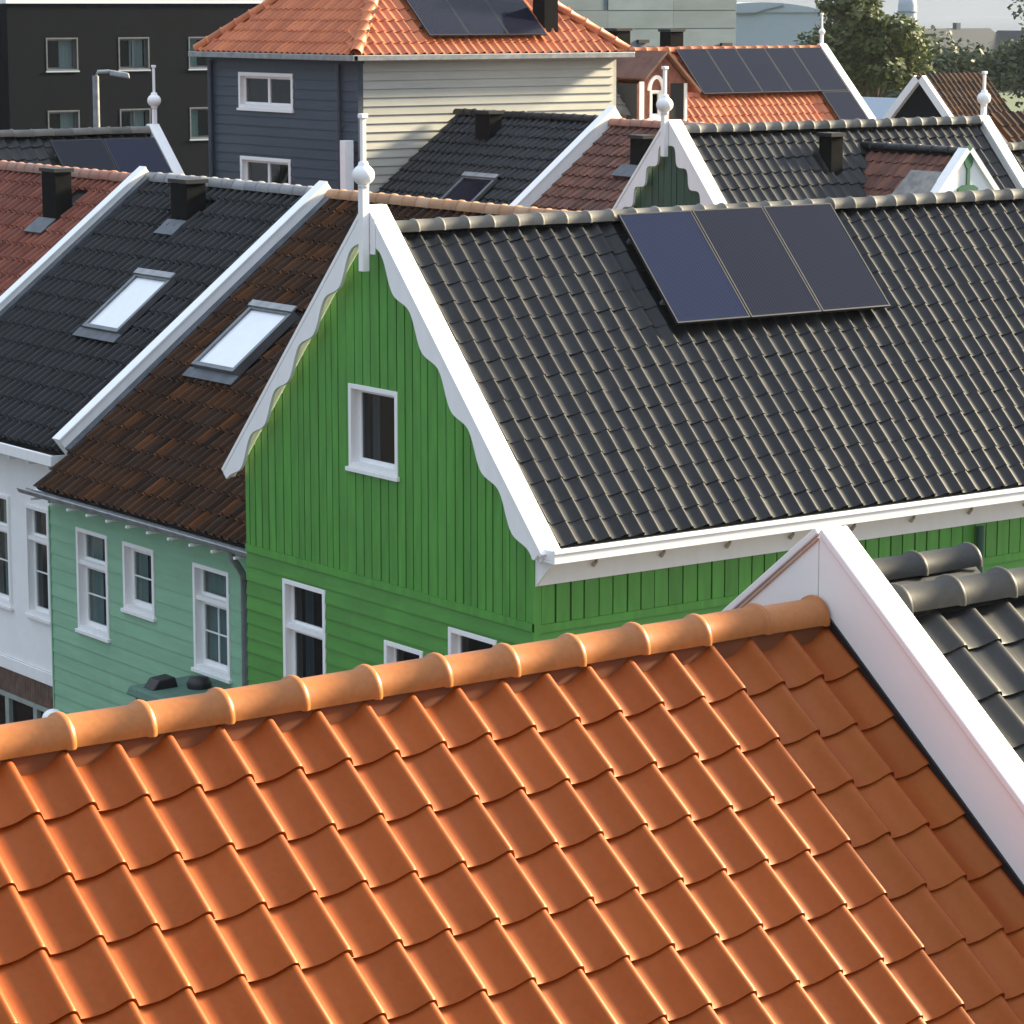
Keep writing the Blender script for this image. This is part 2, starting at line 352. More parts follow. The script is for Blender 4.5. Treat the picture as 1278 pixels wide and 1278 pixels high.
def joinpieces(ps):      # pieces of one board that touch stay together
    out = []
    for p in ps:
        for g in out:
            if any(abs(p[0]-q[1]) < 1e-6 and p[2] < max(q[3:])-.01 and q[2] < max(p[3:])-.01 for q in g): g.append(p); break
        else: out.append([p])
    return out
def wall_core(parent, wl, a0, a1, z0, top, holes, mat, thick=.12, extra=(), name='wall'):
    mb = MB()
    for p, q, zb, t0, t1 in cut(a0, a1, z0, top, holes, extra): wl.piece(mb, p, q, zb, t0, t1, -thick, 0, 0)
    return mb.build(name, mat, parent)
def vplanks(parent, wl, a0, a1, wavg, z0, top, holes, mat, gap=.014, d=.02, extra=(), jit=.22, name='plank', seed=1):
    rnd = random.Random(seed); a = a0
    while a < a1-.02:
        b = min(a1, a+wavg*(1+rnd.uniform(-jit, jit)))
        if a1-b < wavg*.4: b = a1
        dd = d+rnd.uniform(-.003, .003); g = gap*rnd.uniform(.6, 1.4)
        for grp in joinpieces(cut(a+g/2, b-g/2, z0, top, holes, extra)):
            mb = MB()
            for p, q, zb, t0, t1 in grp: wl.piece(mb, p, q, zb, t0, t1, -.002, dd, dd)
            mb.build(name, mat, parent)
        a = b
def hplanks(parent, wl, a0, a1, h, z0, z1, holes, mat, dlo=.026, dhi=.010, name='plank', gap=.004, top=None, extra=()):
    n = max(1, int(round((z1-z0)/h))); h = (z1-z0)/n
    for i in range(n):
        zb = z0+i*h; zt = zb+h-gap
        tp = (lambda a: zt) if top is None else (lambda a: min(zt, top(a)))
        for grp in joinpieces(cut(a0, a1, zb, tp, holes, extra)):
            mb = MB()
            for p, q, b, t0, t1 in grp:
                k = (b-zb)/h; wl.piece(mb, p, q, b, t0, t1, -.002, dlo+(dhi-dlo)*k, dhi+(dlo-dhi)*max(0, (zt-max(t0, t1))/h))
            mb.build(name, mat, parent)
def window(parent, wl, a0, a1, z0, z1, transom=None, muntins=(), curtain=None, mat='white', glass='glass', sill=True, sillmat=None, fw=.055, rec=.10, proud=.035, sash=.05, stile=None, label=None):
    w = link('window', None, parent)
    if label: w['label'] = label
    f = MB(); B = wl.box
    B(f, a0, a0+fw, -rec, proud, z0, z1); B(f, a1-fw, a1, -rec, proud, z0, z1)
    B(f, a0+fw, a1-fw, -rec, proud-.003, z1-fw, z1); B(f, a0+fw, a1-fw, -rec, proud-.003, z0, z0+fw)
    f.build('frame', M[mat], w, .004)
    i0, i1, j0, j1 = a0+fw, a1-fw, z0+fw, z1-fw
    cells = [(j0, j1)] if transom is None else [(j0, transom-.03), (transom+.03, j1)]
    if transom is not None: B(MB(), i0, i1, -rec+.005, .012, transom-.03, transom+.03).build('transom', M[mat], w)
    for k, (c0, c1) in enumerate(cells):
        s = MB(); d0, d1 = -rec+.01, -rec+.05; t = sash if k == 0 else sash*.6
        B(s, i0, i0+t, d0, d1, c0, c1); B(s, i1-t, i1, d0, d1, c0, c1); B(s, i0+t, i1-t, d0, d1-.002, c1-t, c1); B(s, i0+t, i1-t, d0, d1-.002, c0, c0+t)
        if k == 0:
            for typ, pos in muntins:
                if typ == 'h': z = c0+(c1-c0)*pos; B(s, i0+t, i1-t, d0+.012, d1-.006, z-.009, z+.009)
                else: a = i0+(i1-i0)*pos; B(s, a-.009, a+.009, d0+.013, d1-.005, c0+t, c1-t)
            if stile: a = i0+(i1-i0)*stile; B(s, a-.035, a+.035, d0+.001, d1+.01, c0, c1)
        s.build('sash', M[mat], w)
        B(MB(), i0+t-.005, i1-t+.005, d0+.018, d0+.024, c0+t-.005, c1-t+.005).build('pane', M[glass], w)
    if sill: B(MB(), a0-.03, a1+.03, -.01, proud+.03, z0-.05, z0-.002).build('sill', M[sillmat or mat], w, .004)
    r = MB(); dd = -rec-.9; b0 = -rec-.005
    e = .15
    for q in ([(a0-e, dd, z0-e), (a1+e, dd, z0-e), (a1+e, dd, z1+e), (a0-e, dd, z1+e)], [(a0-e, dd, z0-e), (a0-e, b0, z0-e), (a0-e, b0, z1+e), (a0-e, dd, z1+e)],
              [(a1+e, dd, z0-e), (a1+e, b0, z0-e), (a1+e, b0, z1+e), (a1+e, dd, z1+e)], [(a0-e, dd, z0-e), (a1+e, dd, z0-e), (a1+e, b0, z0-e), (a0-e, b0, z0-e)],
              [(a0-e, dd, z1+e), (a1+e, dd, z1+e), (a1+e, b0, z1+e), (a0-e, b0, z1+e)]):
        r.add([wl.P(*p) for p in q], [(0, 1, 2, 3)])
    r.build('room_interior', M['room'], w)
    if curtain:
        for (f0, f1, cm) in curtain:
            c = MB(); n = max(4, int((f1-f0)*(a1-a0)/.03)); vs = []
            for k in range(n+1):
                a = a0+(a1-a0)*(f0+(f1-f0)*k/n); dpt = -rec-.02-(.02 if k % 2 else 0); vs += [wl.P(a, dpt, z0), wl.P(a, dpt, z1)]
            c.add(vs, [(2*k, 2*k+1, 2*k+3, 2*k+2) for k in range(n)], True); c.build('curtain', M[cm], w)
    return w

def slab(parent, name, O, U, S, ulen, slen, thick, mat, off=-.012):
    U = Vector(U).normalized(); S = Vector(S).normalized(); N = U.cross(S); N = N if N.z > 0 else -N
    return MB().ob(Vector(O)+N*(off-thick), U*ulen, S*slen, N*thick).build(name, mat, parent)
def sloped(mb, a, b, width_vec, up): return mb.ob(a, Vector(b)-Vector(a), width_vec, up)

def solar_panel(parent, O, U, S, w, h, label, group, mat, off=.13, feet=True):
    U = Vector(U).normalized(); S = Vector(S).normalized(); N = U.cross(S); N = N if N.z > 0 else -N
    m = Matrix(((U.x, S.x, N.x, O[0]), (U.y, S.y, N.y, O[1]), (U.z, S.z, N.z, O[2]), (0, 0, 0, 1)))
    m = m @ Matrix.Translation((0, 0, off))
    t = link('solar_panel', None, parent, m); t['label'] = label
    f = MB(); e = .018; T = .038
    f.box(0, e, 0, h, -T, 0); f.box(w-e, w, 0, h, -T, 0); f.box(e, w-e, 0, e, -T, -.0005); f.box(e, w-e, h-e, h, -T, -.0005)
    link('frame', f.mesh('frame', M['frame_black']), t, m)
    link('cell_sheet', MB().box(e, w-e, e, h-e, -T+.004, -.004).mesh('cell_sheet', mat), t, m)
    for q in (.22, .78): link('mounting_rail', MB().box(-.01, w+.01, h*q-.02, h*q+.02, -off+.03, -T-.001).mesh('mounting_rail', M['frame_dark']), t, m)
    return t
def skylight(parent, O, U, S, w, h, label=None, high=.09):
    """U along the eave, S down the slope; O the upper left corner on the tile plane."""
    U = Vector(U).normalized(); S = Vector(S).normalized(); N = U.cross(S); N = N if N.z > 0 else -N
    m = Matrix(((U.x, S.x, N.x, O[0]), (U.y, S.y, N.y, O[1]), (U.z, S.z, N.z, O[2]), (0, 0, 0, 1)))
    t = link('skylight', None, parent, m)
    if label: t['label'] = label
    e = .07; f = MB()
    f.box(0, e, 0, h, 0, high); f.box(w-e, w, 0, h, 0, high); f.box(e, w-e, 0, e*1.2, 0, high+.004); f.box(e, w-e, h-e, h, 0, high-.004)
    link('frame', f.mesh('frame', M['frame_dark']), t, m, .004)
    link('pane', MB().box(e-.004, w-e+.004, e*1.2-.004, h-e+.004, high-.05, high-.035).mesh('pane', M['blind']), t, m)
    link('hood', MB().box(-.02, w+.02, -.06, .05, high+.006, high+.03).mesh('hood', M['zinc']), t, m)
    link('apron_flashing', MB().hexa([(-.1, h, .035), (w+.1, h, .035), (w+.1, h+.17, .04), (-.1, h+.17, .04), (-.1, h, .06), (w+.1, h, .06), (w+.1, h+.17, .055), (-.1, h+.17, .055)]).mesh('apron_flashing', M['lead']), t, m)
    return t
def chimney(parent, x0, x1, y0, y1, z0, z1, mat='chimney', cap=True, flash=None):
    c = MB().box(x0, x1, y0, y1, z0, z1).build('chimney', M[mat], parent, .01)
    if cap: MB().box(x0-.03, x1+.03, y0-.03, y1+.03, z1+.001, z1+.06).build('chimney_cap', M['black_metal'] if mat == 'chimney' else M['concrete'], c)
    if flash:
        f = MB(); f.ob(*flash); f.build('flashing', M['lead'], c)
    return c

def scallop_board(parent, x, yc, zc, tan, yl, yr, drop, per, wmin, wmax, thick=.035, mat='white', phase=.25, foot=True):
    """Ornamental bargeboards of a gable facing -X; outer edge follows the roof line."""
    for sgn, ye in ((1, yl), (-1, yr)):
        ln = abs(ye-yc)*math.sqrt(1+tan*tan); d = V(0, sgn, -tan).normalized(); inn = V(0, -sgn*tan, -1).normalized()
        A = V(x, yc, zc); outer = [A, A+d*ln]; inner = []
        n = int(ln/.03)
        for i in range(n+1):
            t = ln*i/n; q = (t/per+phase) % 1.0
            k = q/.58 if q < .58 else (1-q)/.42
            k = k*k*(3-2*k); w = wmin+(wmax-wmin)*k
            w = min(w, max(.02, (ln-t)*.9+.10))
            P = A+d*t+inn*w
            if sgn*(P.y-yc) < .012: P = V(x, yc+sgn*.012, P.z)
            inner.append(P)
        poly = outer+inner[::-1]
        MB().prism(poly if sgn < 0 else poly[::-1], (thick, 0, 0)).build('bargeboard', M[mat], parent)
def cap_boards(parent, x0, x1, yc, zc, tan, yl, yr, th=.05, mat='white', name='verge_cap'):
    for sgn, ye in ((1, yl), (-1, yr)):
        e = V(0, ye-yc, -abs(ye-yc)*tan); n = V(0, sgn*tan, 1).normalized()
        mb = MB(); mb.ob(V(x0, yc, zc), V(x1-x0, 0, 0), e, n*th); mb.build(name, M[mat], parent, .006)
def finial(parent, x, y, zfoot, zball, ztop, rb=.115, w=.045, mat='white', board=True):
    f = link('finial', None, parent)
    MB().box(x-w, x+w, y-w, y+w, zfoot, zball-rb*.6).build('post', M[mat], f, .006)
    MB().lathe((x, y, zball), [(.01, -rb*1.15), (rb*.45, -rb*1.1), (rb*.5, -rb*.9)]+[(rb*math.cos(a), rb*.92*math.sin(a)) for a in [R(q) for q in range(-62, 70, 12)]]+[(rb*.45, rb*.92), (rb*.4, rb*1.15), (.01, rb*1.2)], 20).build('ball', M[mat], f)
    MB().box(x-w*.55, x+w*.55, y-w*.55, y+w*.55, zball+rb*.8, ztop).build('spike', M[mat], f, .005)
    MB().box(x-w*.95, x+w*.95, y-w*.95, y+w*.95, ztop+.0005, ztop+.05).build('spike_cap', M[mat], f, .008)
    return f

# ================================================================== GROUND
g = MB().box(-55, 1775, -55, 1775, -.5, 0).build('ground', M['grassland']); struct(g)
g = MB().box(-50, 140, -50, 70, .002, .006).build('street', M['ground']); struct(g)
g = MB().prism([V(480, 165, .03), V(1770, -50, .03), V(1770, 1770, .03), V(-50, 1770, .03), V(165, 480, .03)], (0, 0, .02)).build('sky_mirror_sheet', M['sky_mirror_sheet']); struct(g)  # added reflective sheet, makes the far ground look like pale sky
g = MB().box(-3.5, .4, 5.9, 30, .02, .12).build('pavement', M['paving']); struct(g)

# ================================================================== FOREGROUND ORANGE HOUSE
P37 = R(37.4); S37 = V(0, -math.cos(P37), -math.sin(P37)); T37 = math.tan(P37)
AX, AY, AZ = -13.303, -14.849, 9.143          # a roll crest on the first course edge
RY = -14.55; RZ = AZ+(RY-AY)*T37              # ridge line of both foreground roofs (tile plane)
h = thing('terracotta_house', (-12.5, -15, 0), 'foreground house with glossy orange pantile roof and white gable parapet', 'house')
LIFT = .064+.024
N37 = V(0, -math.sin(P37), math.cos(P37))
O = V(0, RY, RZ)-N37*LIFT                     # tile base plane runs below the crests
rf = slab(h, 'roof', V(-17.5, RY, RZ)-N37*LIFT, (1, 0, 0), S37, 8.28, 3.9, .06, M['deck'], -.01)
s0 = (RY-AY)/math.cos(P37)                    # slope distance of the first course edge
W1 = .2275
tiles(rf, O, (1, 0, 0), S37, W1, .2885, AX-.82*W1-W1*18, AX-.82*W1+W1*19, 12, M['orange'], 300, seg=14, amp=.064, s_first=s0-.2885, jit=.7)
ridge(rf, (-17.2, RY, RZ-.055), (-9.205, RY, RZ-.055), M['orange_ridge'], .352, .090, .092, k=16, collar=.016)
slab(h, 'rear_roof_slope', V(-17.5, RY, RZ-.03), (1, 0, 0), (0, math.cos(P37), -math.sin(P37)), 8.28, 3.9, .06, M['orange'], -.04)
MB().hexa([(-17.4, RY-2.9, 0), (-9.21, RY-2.9, 0), (-9.21, RY+2.9, 0), (-17.4, RY+2.9, 0), (-17.4, RY-2.9, RZ-2.9*T37-.2), (-9.21, RY-2.9, RZ-2.9*T37-.2), (-9.21, RY+2.9, RZ-2.9*T37-.2), (-17.4, RY+2.9, RZ-2.9*T37-.2)]).build('wall', M['brick'], h)
# mortar bed under the ridge and dark seal at the parapet
MB().ob(V(-17.2, RY-.072, RZ-.20), (7.98, 0, 0), (0, .144, 0), (0, 0, .135)).build('ridge_mortar', M['mortar'], rf)
# parapet: boarded gable wall with white coping
PX0, PX1 = -9.195, -9.065; PZ = 9.70; hw = 3.3
def gable_poly(x, zc, half, zb): return [V(x, RY-half, zb), V(x, RY-half, zc-half*T37), V(x, RY, zc), V(x, RY+half, zc-half*T37), V(x, RY+half, zb)]
pw = MB().prism([V(PX0, RY, 6), V(PX0, RY-hw, 6), V(PX0, RY-hw, PZ-hw*T37), V(PX0, RY, PZ)], (PX1-PX0, 0, 0)).build('parapet', M['white_near'], h, .003)
MB().prism([V(PX0+.0005, RY+.006, 6), V(PX0+.0005, RY+hw, 6), V(PX0+.0005, RY+hw, PZ-hw*T37-.0043), V(PX0+.0005, RY+.006, PZ-.0043)], (PX1-PX0-.001, 0, 0)).build('parapet_board', M['white_near'], pw, .003)
for sg in (-1, 1):
    e = V(0, sg*hw, -hw*T37); n = V(0, sg*math.sin(P37), math.cos(P37))
    MB().ob(V(PX0-.012, RY, PZ+.004), (PX1-PX0+.03, 0, 0), e, n*.034).build('coping', M['white_near'], pw, .006)
    if sg > 0: MB().ob(V(PX0-.008, RY, PZ-.022), (.0075, 0, 0), e, n*.010).build('coping_drip', M['drip'], pw)
MB().ob(V(PX0-.012, RY, RZ-.055), (.0115, 0, 0), S37*3.3, N37*.062).build('seal_strip', M['black_metal'], pw)

# ================================================================== RIGHT DARK HOUSE (same ridge)
h = thing('dark_tiled_house', (-6.5, -15, 0), 'house with dark grey pantiles right of the white foreground parapet', 'house')
rf = slab(h, 'roof', V(PX1+.002, RY, RZ)-N37*LIFT, (1, 0, 0), S37, 4.6, 3.9, .06, M['deck'], -.01)
tiles(rf, O, (1, 0, 0), S37, W1, .2885, PX1+.012-.10, PX1+.012-.10+W1*20, 12, M['dark_near'], 200, seg=14, s_first=s0-.2885-.035, jit=.8)
ridge(rf, (PX1+.03, RY, RZ-.065), (-4.6, RY, RZ-.065), M['near_ridge'], .345, .094, .094, k=16, collar=.020)
slab(h, 'rear_roof_slope', V(PX1+.01, RY, RZ-.03), (1, 0, 0), (0, math.cos(P37), -math.sin(P37)), 4.5, 3.9, .06, M['dark_near'], -.04)
MB().box(PX1+.05, -4.6, RY-2.9, RY+2.9, 0, RZ-2.9*T37-.2).build('wall', M['brick'], h)
# low rear wing whose ridge shows behind it
h = thing('rear_wing', (-7, -12.6, 0), 'small roof with pale grey ridge just behind the dark foreground ridge', 'outbuilding')
rf = MB().prism([V(-7.1, -13.5, 8.3), V(-7.1, -12.6, 8.99), V(-7.1, -11.7, 8.3)], (.8, 0, 0)).build('roof', M['dark_near'], h)
ridge(rf, (-7.12, -12.6, 8.96), (-6.28, -12.6, 8.96), M['near_ridge'], .36, .095, .09, collar=.017)
MB().box(-7.05, -6.4, -13.3, -11.9, 0, 8.32).build('wall', M['white_wall'], h)

# ================================================================== GREEN GABLE HOUSE
GYC, GZC, GT = 2.93, 9.88, 1.06
PG = math.atan(GT); SG = V(0, -math.cos(PG), -math.sin(PG)); NG = V(0, -math.sin(PG), math.cos(PG))
LEN = 13.4
h = thing('green_gable_house', (6, 2.9, 0), 'bright green boarded house with white scalloped bargeboards and long dark pantile roof', 'house')
gable = Wall('x', 0.0); side = Wall('y', 0.0)
top = lambda a: GZC-.16-abs(a-GYC)*GT
wins = [(2.51, 3.50, 6.907, 7.855), (4.04, 4.967, 3.35, 5.38), (2.045, 2.81, 3.35, 5.012), (.65, 1.546, 3.35, 5.378)]
ZB = 5.675
wall_core(h, gable, 0, 5.8, 0, top, wins, M['green_core'], .14, (GYC,))
vplanks(h, gable, 0.0, 5.8, .152, ZB, top, wins, M['green'], gap=.017, extra=(GYC,), seed=3)
hplanks(h, gable, 0.0, 5.8, .178, 1.0, ZB-.09, wins, M['green_h'], dlo=.03, dhi=.012)
gable.box(MB(), -.035, 5.8, 0, .034, ZB-.09, ZB-.002).build('trim_board', M['green'], h)
window(h, gable, *wins[0], curtain=[(.62, .80, 'curtain')], rec=.13, sash=.045, glass='glass_dark')
window(h, gable, *wins[1], transom=4.82, curtain=[(.55, .75, 'teal_reflect_curtain')], rec=.12, glass='glass_dark')
window(h, gable, *wins[2], transom=4.55, rec=.12, glass='glass_dark')
window(h, gable, *wins[3], transom=4.82, rec=.12, glass='glass_dark')
# side wall under the long eave
wall_core(h, side, .14, LEN, 0, lambda a: 6.34, [], M['green_core'], .14)
vplanks(h, side, .06, LEN, .192, ZB-.02, lambda a: 6.2, [], M['green'], gap=.02, jit=.06, seed=5)
hplanks(h, side, 0.06, LEN, .178, 1.0, ZB-.11, [], M['green_h'], dlo=.03, dhi=.012)
side.box(MB(), .06, LEN, 0, .03, ZB-.11, ZB-.022).build('trim_board', M['green'], h)
MB().box(-.034, .058, -.034, .0, 1.0, 6.45).build('corner_board', M['green'], h)
MB().tube([(6.42, -.09, 6.05), (6.42, -.09, .2)], .05, 12).build('drain_pipe', M['darkgreen'], h)
MB().box(0, LEN, 5.66, 5.8, 0, 6.6).build('rear_wall', M['green_core'], h)
MB().prism([V(LEN, 0, 0), V(LEN, 5.8, 0), V(LEN, 5.8, 6.6), V(LEN, GYC, 9.5), V(LEN, 0, 6.5)], (.12, 0, 0)).build('end_wall', M['green_core'], h)
# roof
RZG = 9.62
rf = slab(h, 'roof', V(.0, GYC, RZG)-NG*.06, (1, 0, 0), SG, LEN+.3, 4.30, .05, M['deck'], -.01)
slab(h, 'rear_roof_slope', V(0, GYC, RZG-.02), (1, 0, 0), (0, math.cos(PG), -math.sin(PG)), LEN+.3, 4.35, .05, M['dark'], -.03)
OG = V(0, GYC, RZG)-NG*.06
WG, GG = .2262, .2705
under = lambda x, y, u, s: 3.3 < u < 6.55 and s < 1.6
tiles(rf, OG, (1, 0, 0), SG, WG, GG, .115, .115+WG*60, 16, M['dark'], 300, hidden=under, s_first=-.03, amp=.054, jit=1.7, lift=.014)
ridge(rf, (.16, GYC, RZG-.02), (LEN+.2, GYC, RZG-.02), M['dark_ridge'], .345, .105, .105, k=10, collar=.016)
cap_boards(h, -.165, .105, GYC, GZC-.02, GT, 6.08, -.30, .05)
scallop_board(h, -.16, GYC, GZC-.025, GT, 6.08, -.27, 0, .80, .11, .23, .04, phase=.30)
MB().ob(V(-.12, GYC, GZC-.035), (.10, 0, 0), (0, -.30-GYC, -(GYC+.30)*GT), NG*-.07).build('verge_soffit', M['white'], h)
MB().ob(V(-.12, GYC, GZC-.035), (.10, 0, 0), (0, 6.08-GYC, -(6.08-GYC)*GT), V(0, math.sin(PG), math.cos(PG))*-.07).build('verge_soffit', M['white'], h)
fn = finial(h, -.215, 2.87, 9.17, 10.225, 10.84, .125, .045)
MB().box(-.17, -.163, 2.72, 2.82, 9.36, 9.75).build('post_board', M['white'], fn)
# eave: fascia, box gutter, clips
MB().box(-.0, LEN, -.062, -.022, 6.08, 6.42).build('fascia', M['white'], h, .004)
MB().prism([V(-.02, -.0205, 6.06), V(-.02, -.30, 6.33), V(-.02, -.30, 6.43), V(-.02, -.0205, 6.43)], (.03, 0, 0)).build('gutter_end', M['white'], h)
gt = MB()
gt.box(-.10, LEN, -.47, -.44, 6.38, 6.53); gt.box(-.10, LEN, -.44, -.07, 6.38, 6.41); gt.box(-.10, -.07, -.44, -.07, 6.411, 6.52)
gt.box(-.11, LEN, -.485, -.471, 6.485, 6.528)
gt = gt.build('gutter', M['white'], h, .005)
MB().box(-.06, LEN, -.435, -.075, 6.45, 6.455).build('gutter_lining', M['lead'], gt)
for i in range(14):
    x = .72+i*.92
    MB().tube([(x+.02, -.13, 6.33), (x, -.11, 6.27), (x-.01, -.075, 6.22)], .022, 6).build('gutter_clip', M['rust'], gt)

for i, (u, wd_, lb, mt) in enumerate([(3.275, 1.09, 'left of three solar panels on the dark pantile roof, bluest with silver lower edge rim', 'panel_blue'), (4.385, 1.09, 'middle of three solar panels on the dark pantile roof with silver rim', 'panel'), (5.495, 1.09, 'right of three solar panels on the dark pantile roof with silver rim', 'panel')]):
    solar_panel(h, V(u, GYC, RZG)+SG*.065, (1, 0, 0), SG, wd_, 1.62, lb, 'solar panels on the long dark roof', M[mt], .13)

# ================================================================== ROW ALONG THE LEFT: mint, white, red
def roof_x(parent, ex, ez, rx, rz, y0, y1, mat, w, g, cap, rmat, keep=None, hidden=None, amp=.04, ridge_r=.11, y_ridge0=None, seg=8, back=None, rcap=80):
    """Slope facing -X, ridge along Y from y0 to y1 (y1 the far left end). Tile columns counted from y1."""
    d = V(rx-ex, 0, rz-ez); ln = d.length; Sd = V(ex-rx, 0, ez-rz).normalized(); N = V(ez-rz, 0, rx-ex).normalized(); N = N if N.z > 0 else -N
    Ov = V(rx, y1, rz)-N*.06
    rf = slab(parent, 'roof', Ov, (0, -1, 0), Sd, y1-y0, ln-.02, .05, M['deck'], -.01)
    rows = int(round(ln/g)); gg = ln/rows
    if back is not False: slab(parent, 'rear_roof_slope', V(rx, y1, rz-.02), (0, -1, 0), (-(Sd.x), 0, Sd.z), y1-y0, ln, .05, back or mat, -.03)
    tiles(rf, Ov, (0, -1, 0), Sd, w, gg, 0.0, (y1-y0)-.1*w, rows, mat, cap, keep, hidden, amp, seg, 0.0, 1.8, kind='roll', lift=.042)
    ridge(rf, (rx, y1, rz-.02), (rx, y_ridge0 if y_ridge0 is not None else y0, rz-.02), rmat, .33, ridge_r, ridge_r, k=10, collar=.014, cap=rcap)
    return rf, Ov, Sd, N
# --- mint house
h = thing('mint_house', (3, 9, 0), 'pale mint green boarded house with weathered brown tile roof, left of the green gable', 'house')
mw = Wall('x', .5)
mwin = [(10.22, 11.10, 3.665, 5.07), (8.965, 9.795, 4.165, 5.065), (7.06, 7.955, 3.695, 5.06)]
wall_core(h, mw, 5.82, 11.87, 0, lambda a: 5.62, mwin, M['mint_core'], .14)
hplanks(h, mw, 5.82, 11.87, .20, .6, 5.60, mwin, M['mint'], dlo=.022, dhi=.010)
MB().box(.47, .64, 11.872, 11.90, 0, 5.6).build('corner_board', M['mint'], h)
window(h, mw, *mwin[0], transom=4.60, muntins=[('h', .52)], curtain=[(.0, .42, 'room'), (.5, 1, 'teal_reflect_curtain')], rec=.12, sash=.06)  # curtain strips paint the pane reflection at left, its dark part at right
window(h, mw, *mwin[1], muntins=[('h', .5)], curtain=[(.55, 1, 'teal_reflect_curtain')], rec=.12, sash=.07)
window(h, mw, *mwin[2], transom=4.62, muntins=[('h', .52), ('v', .5)], curtain=[(.35, 1, 'teal_reflect_curtain')], rec=.12, sash=.06)
MB().prism([V(.5, 5.9, 0), V(9.6, 5.9, 0), V(9.6, 5.9, 5.5), V(5.04, 5.9, 9.0), V(.5, 5.9, 5.6)], (0, .12, 0)).build('end_wall', M['mint_core'], h)
MB().prism([V(.5, 11.7, 0), V(9.6, 11.7, 0), V(9.6, 11.7, 5.5), V(5.04, 11.7, 9.0), V(.5, 11.7, 5.6)], (0, .12, 0)).build('end_wall', M['mint_core'], h)
MB().box(9.5, 9.62, 6.03, 11.69, 0, 5.4).build('rear_wall', M['mint_core'], h)
hidG = lambda x, y, u, s: x > 292 and y > 590-(x-292)*2.09 and y > 236
def keepm(u, s):     # columns counted from the left; leave the roof light free
    y = 11.72-u
    return not (9.56 < y < 10.62 and 2.42 < s < 3.72)
rf, Om, Sm, Nm = roof_x(h, .15, 5.60, 5.04, 9.36, 5.84, 11.72, M['brown'], .196, .325, 300, M['brown_ridge'], keepm, hidG, .068, .105)
skylight(rf, Om+V(0, -1.06, 0)+Sm*2.42+Nm*.06, (0, -1, 0), Sm, 1.10, 1.24, 'grey framed skylight in the brown tiles, nearest the green gable', .13)
# zinc gutter, pipe
gm = MB()
pts = [(math.cos(a)*.07, math.sin(a)*.07) for a in [R(180+q) for q in range(0, 181, 20)]]
vs = []
for yy in (5.86, 12.0):
    for cx, cz in pts: vs.append((.13+cx, yy, 5.52+cz))
    for cx, cz in reversed(pts): vs.append((.13+cx*.93, yy, 5.52+cz*.93))
n = len(pts)*2
gm.add(vs, [(i, (i+1) % n, n+(i+1) % n, n+i) for i in range(n)]+[tuple(range(n))[::-1], tuple(range(n, 2*n))])
gm.tube([(.06, 5.86, 5.525), (.06, 12.0, 5.525)], .012, 6)
gm = gm.build('gutter', M['zinc'], h)
for i in range(11): MB().box(.055, .46, 6.2+i*.54, 6.24+i*.54, 5.405, 5.435).build('gutter_bracket', M['white'], gm)
MB().box(.20, .46, 5.86, 11.9, 5.46, 5.50).build('soffit', M['white'], h)
MB().box(.06, .44, 5.83, 5.855, 5.42, 5.70).build('eave_end_board', M['white'], h)
MB().tube([(.13, 6.42, 5.47), (.15, 6.42, 5.38), (.26, 6.46, 5.26), (.37, 6.55, 5.14), (.42, 6.6, 5.02), (.42, 6.6, .2)], .045, 12).build('drain_pipe', M['zinc'], h)
# white verge between mint and white roofs, with lead beside it
def verge_x(parent, y0, y1, ex, ez, rx, rz, hgt, below=.30, lead=True, bx=0.0):
    d = V(rx-ex, 0, rz-ez); A = V(ex, y0, ez)
    up = V(-d.z, 0, d.x).normalized(); up = up if up.z > 0 else -up
    v = MB().ob(A-up*below, d, (0, y1-y0, 0), up*(below+hgt)).build('verge_board', M['white'], parent, .008)
    MB().ob(A+V(0, -.02, 0)+up*(hgt+.001), d, (0, y1-y0+.04, 0), up*.03).build('verge_cap', M['white'], v, .006)
    if lead: MB().ob(A+V(0, -.16, 0)-up*.01-V(0, 0, 0), d, (0, .155, 0), up*.055).build('flashing', M['lead'], v)
    return v
verge_x(h, 11.75, 11.92, .70, 6.02, 5.10, 9.40, .17)

# --- white house
h = thing('white_house', (3, 14.5, 0), 'white rendered house with black tile roof and roof light at the left edge', 'house')
ww = Wall('x', 1.0)
wwin = [(12.88, 13.60, 3.40, 5.0), (14.12, 14.86, 3.40, 5.03)]
wall_core(h, ww, 11.93, 17.1, 2.62, lambda a: 5.80, wwin, M['white_wall'], .14)
window(h, ww, *wwin[0], transom=4.52, muntins=[('h', .55)], curtain=[(.0, .5, 'teal_reflect_curtain')], rec=.12)
window(h, ww, *wwin[1], transom=4.52, muntins=[('h', .55)], curtain=[(.0, .7, 'teal_reflect_curtain')], rec=.12)
ww.box(MB(), 11.93, 17.1, 0, .035, 2.44, 2.617).build('base_trim', M['white'], h, .005)
bb = ww.box(MB(), 11.93, 17.1, -.14, -.002, 2.08, 2.438).build('brick_band', M['brickband'], h)
bk = MB()
for k in range(64): ww.box(bk, 11.935+k*.08, 12.005+k*.08, -.001, .012, 2.09+.004*(k % 3), 2.43-.003*(k % 2))
o = bk.build('bricks', M['brickband'], bb); o['kind'] = 'stuff'
sf = link('shop_front', None, h)
for a in (12.55, 13.45, 14.35, 15.25, 16.2): ww.box(MB(), a, a+.12, -.10, .0, 0, 2.0).build('post', M['sage'], sf)
ww.box(MB(), 11.95, 17.08, -.10, .01, 2.0, 2.075).build('lintel', M['sage'], sf)
for a in (12.68, 13.58, 14.48, 15.38): ww.box(MB(), a, a+.76, -.08, -.06, .9, 1.98).build('pane', M['glass_dark'], sf); ww.box(MB(), a, a+.76, -.09, -.05, 0, .88).build('panel', M['sage'], sf)
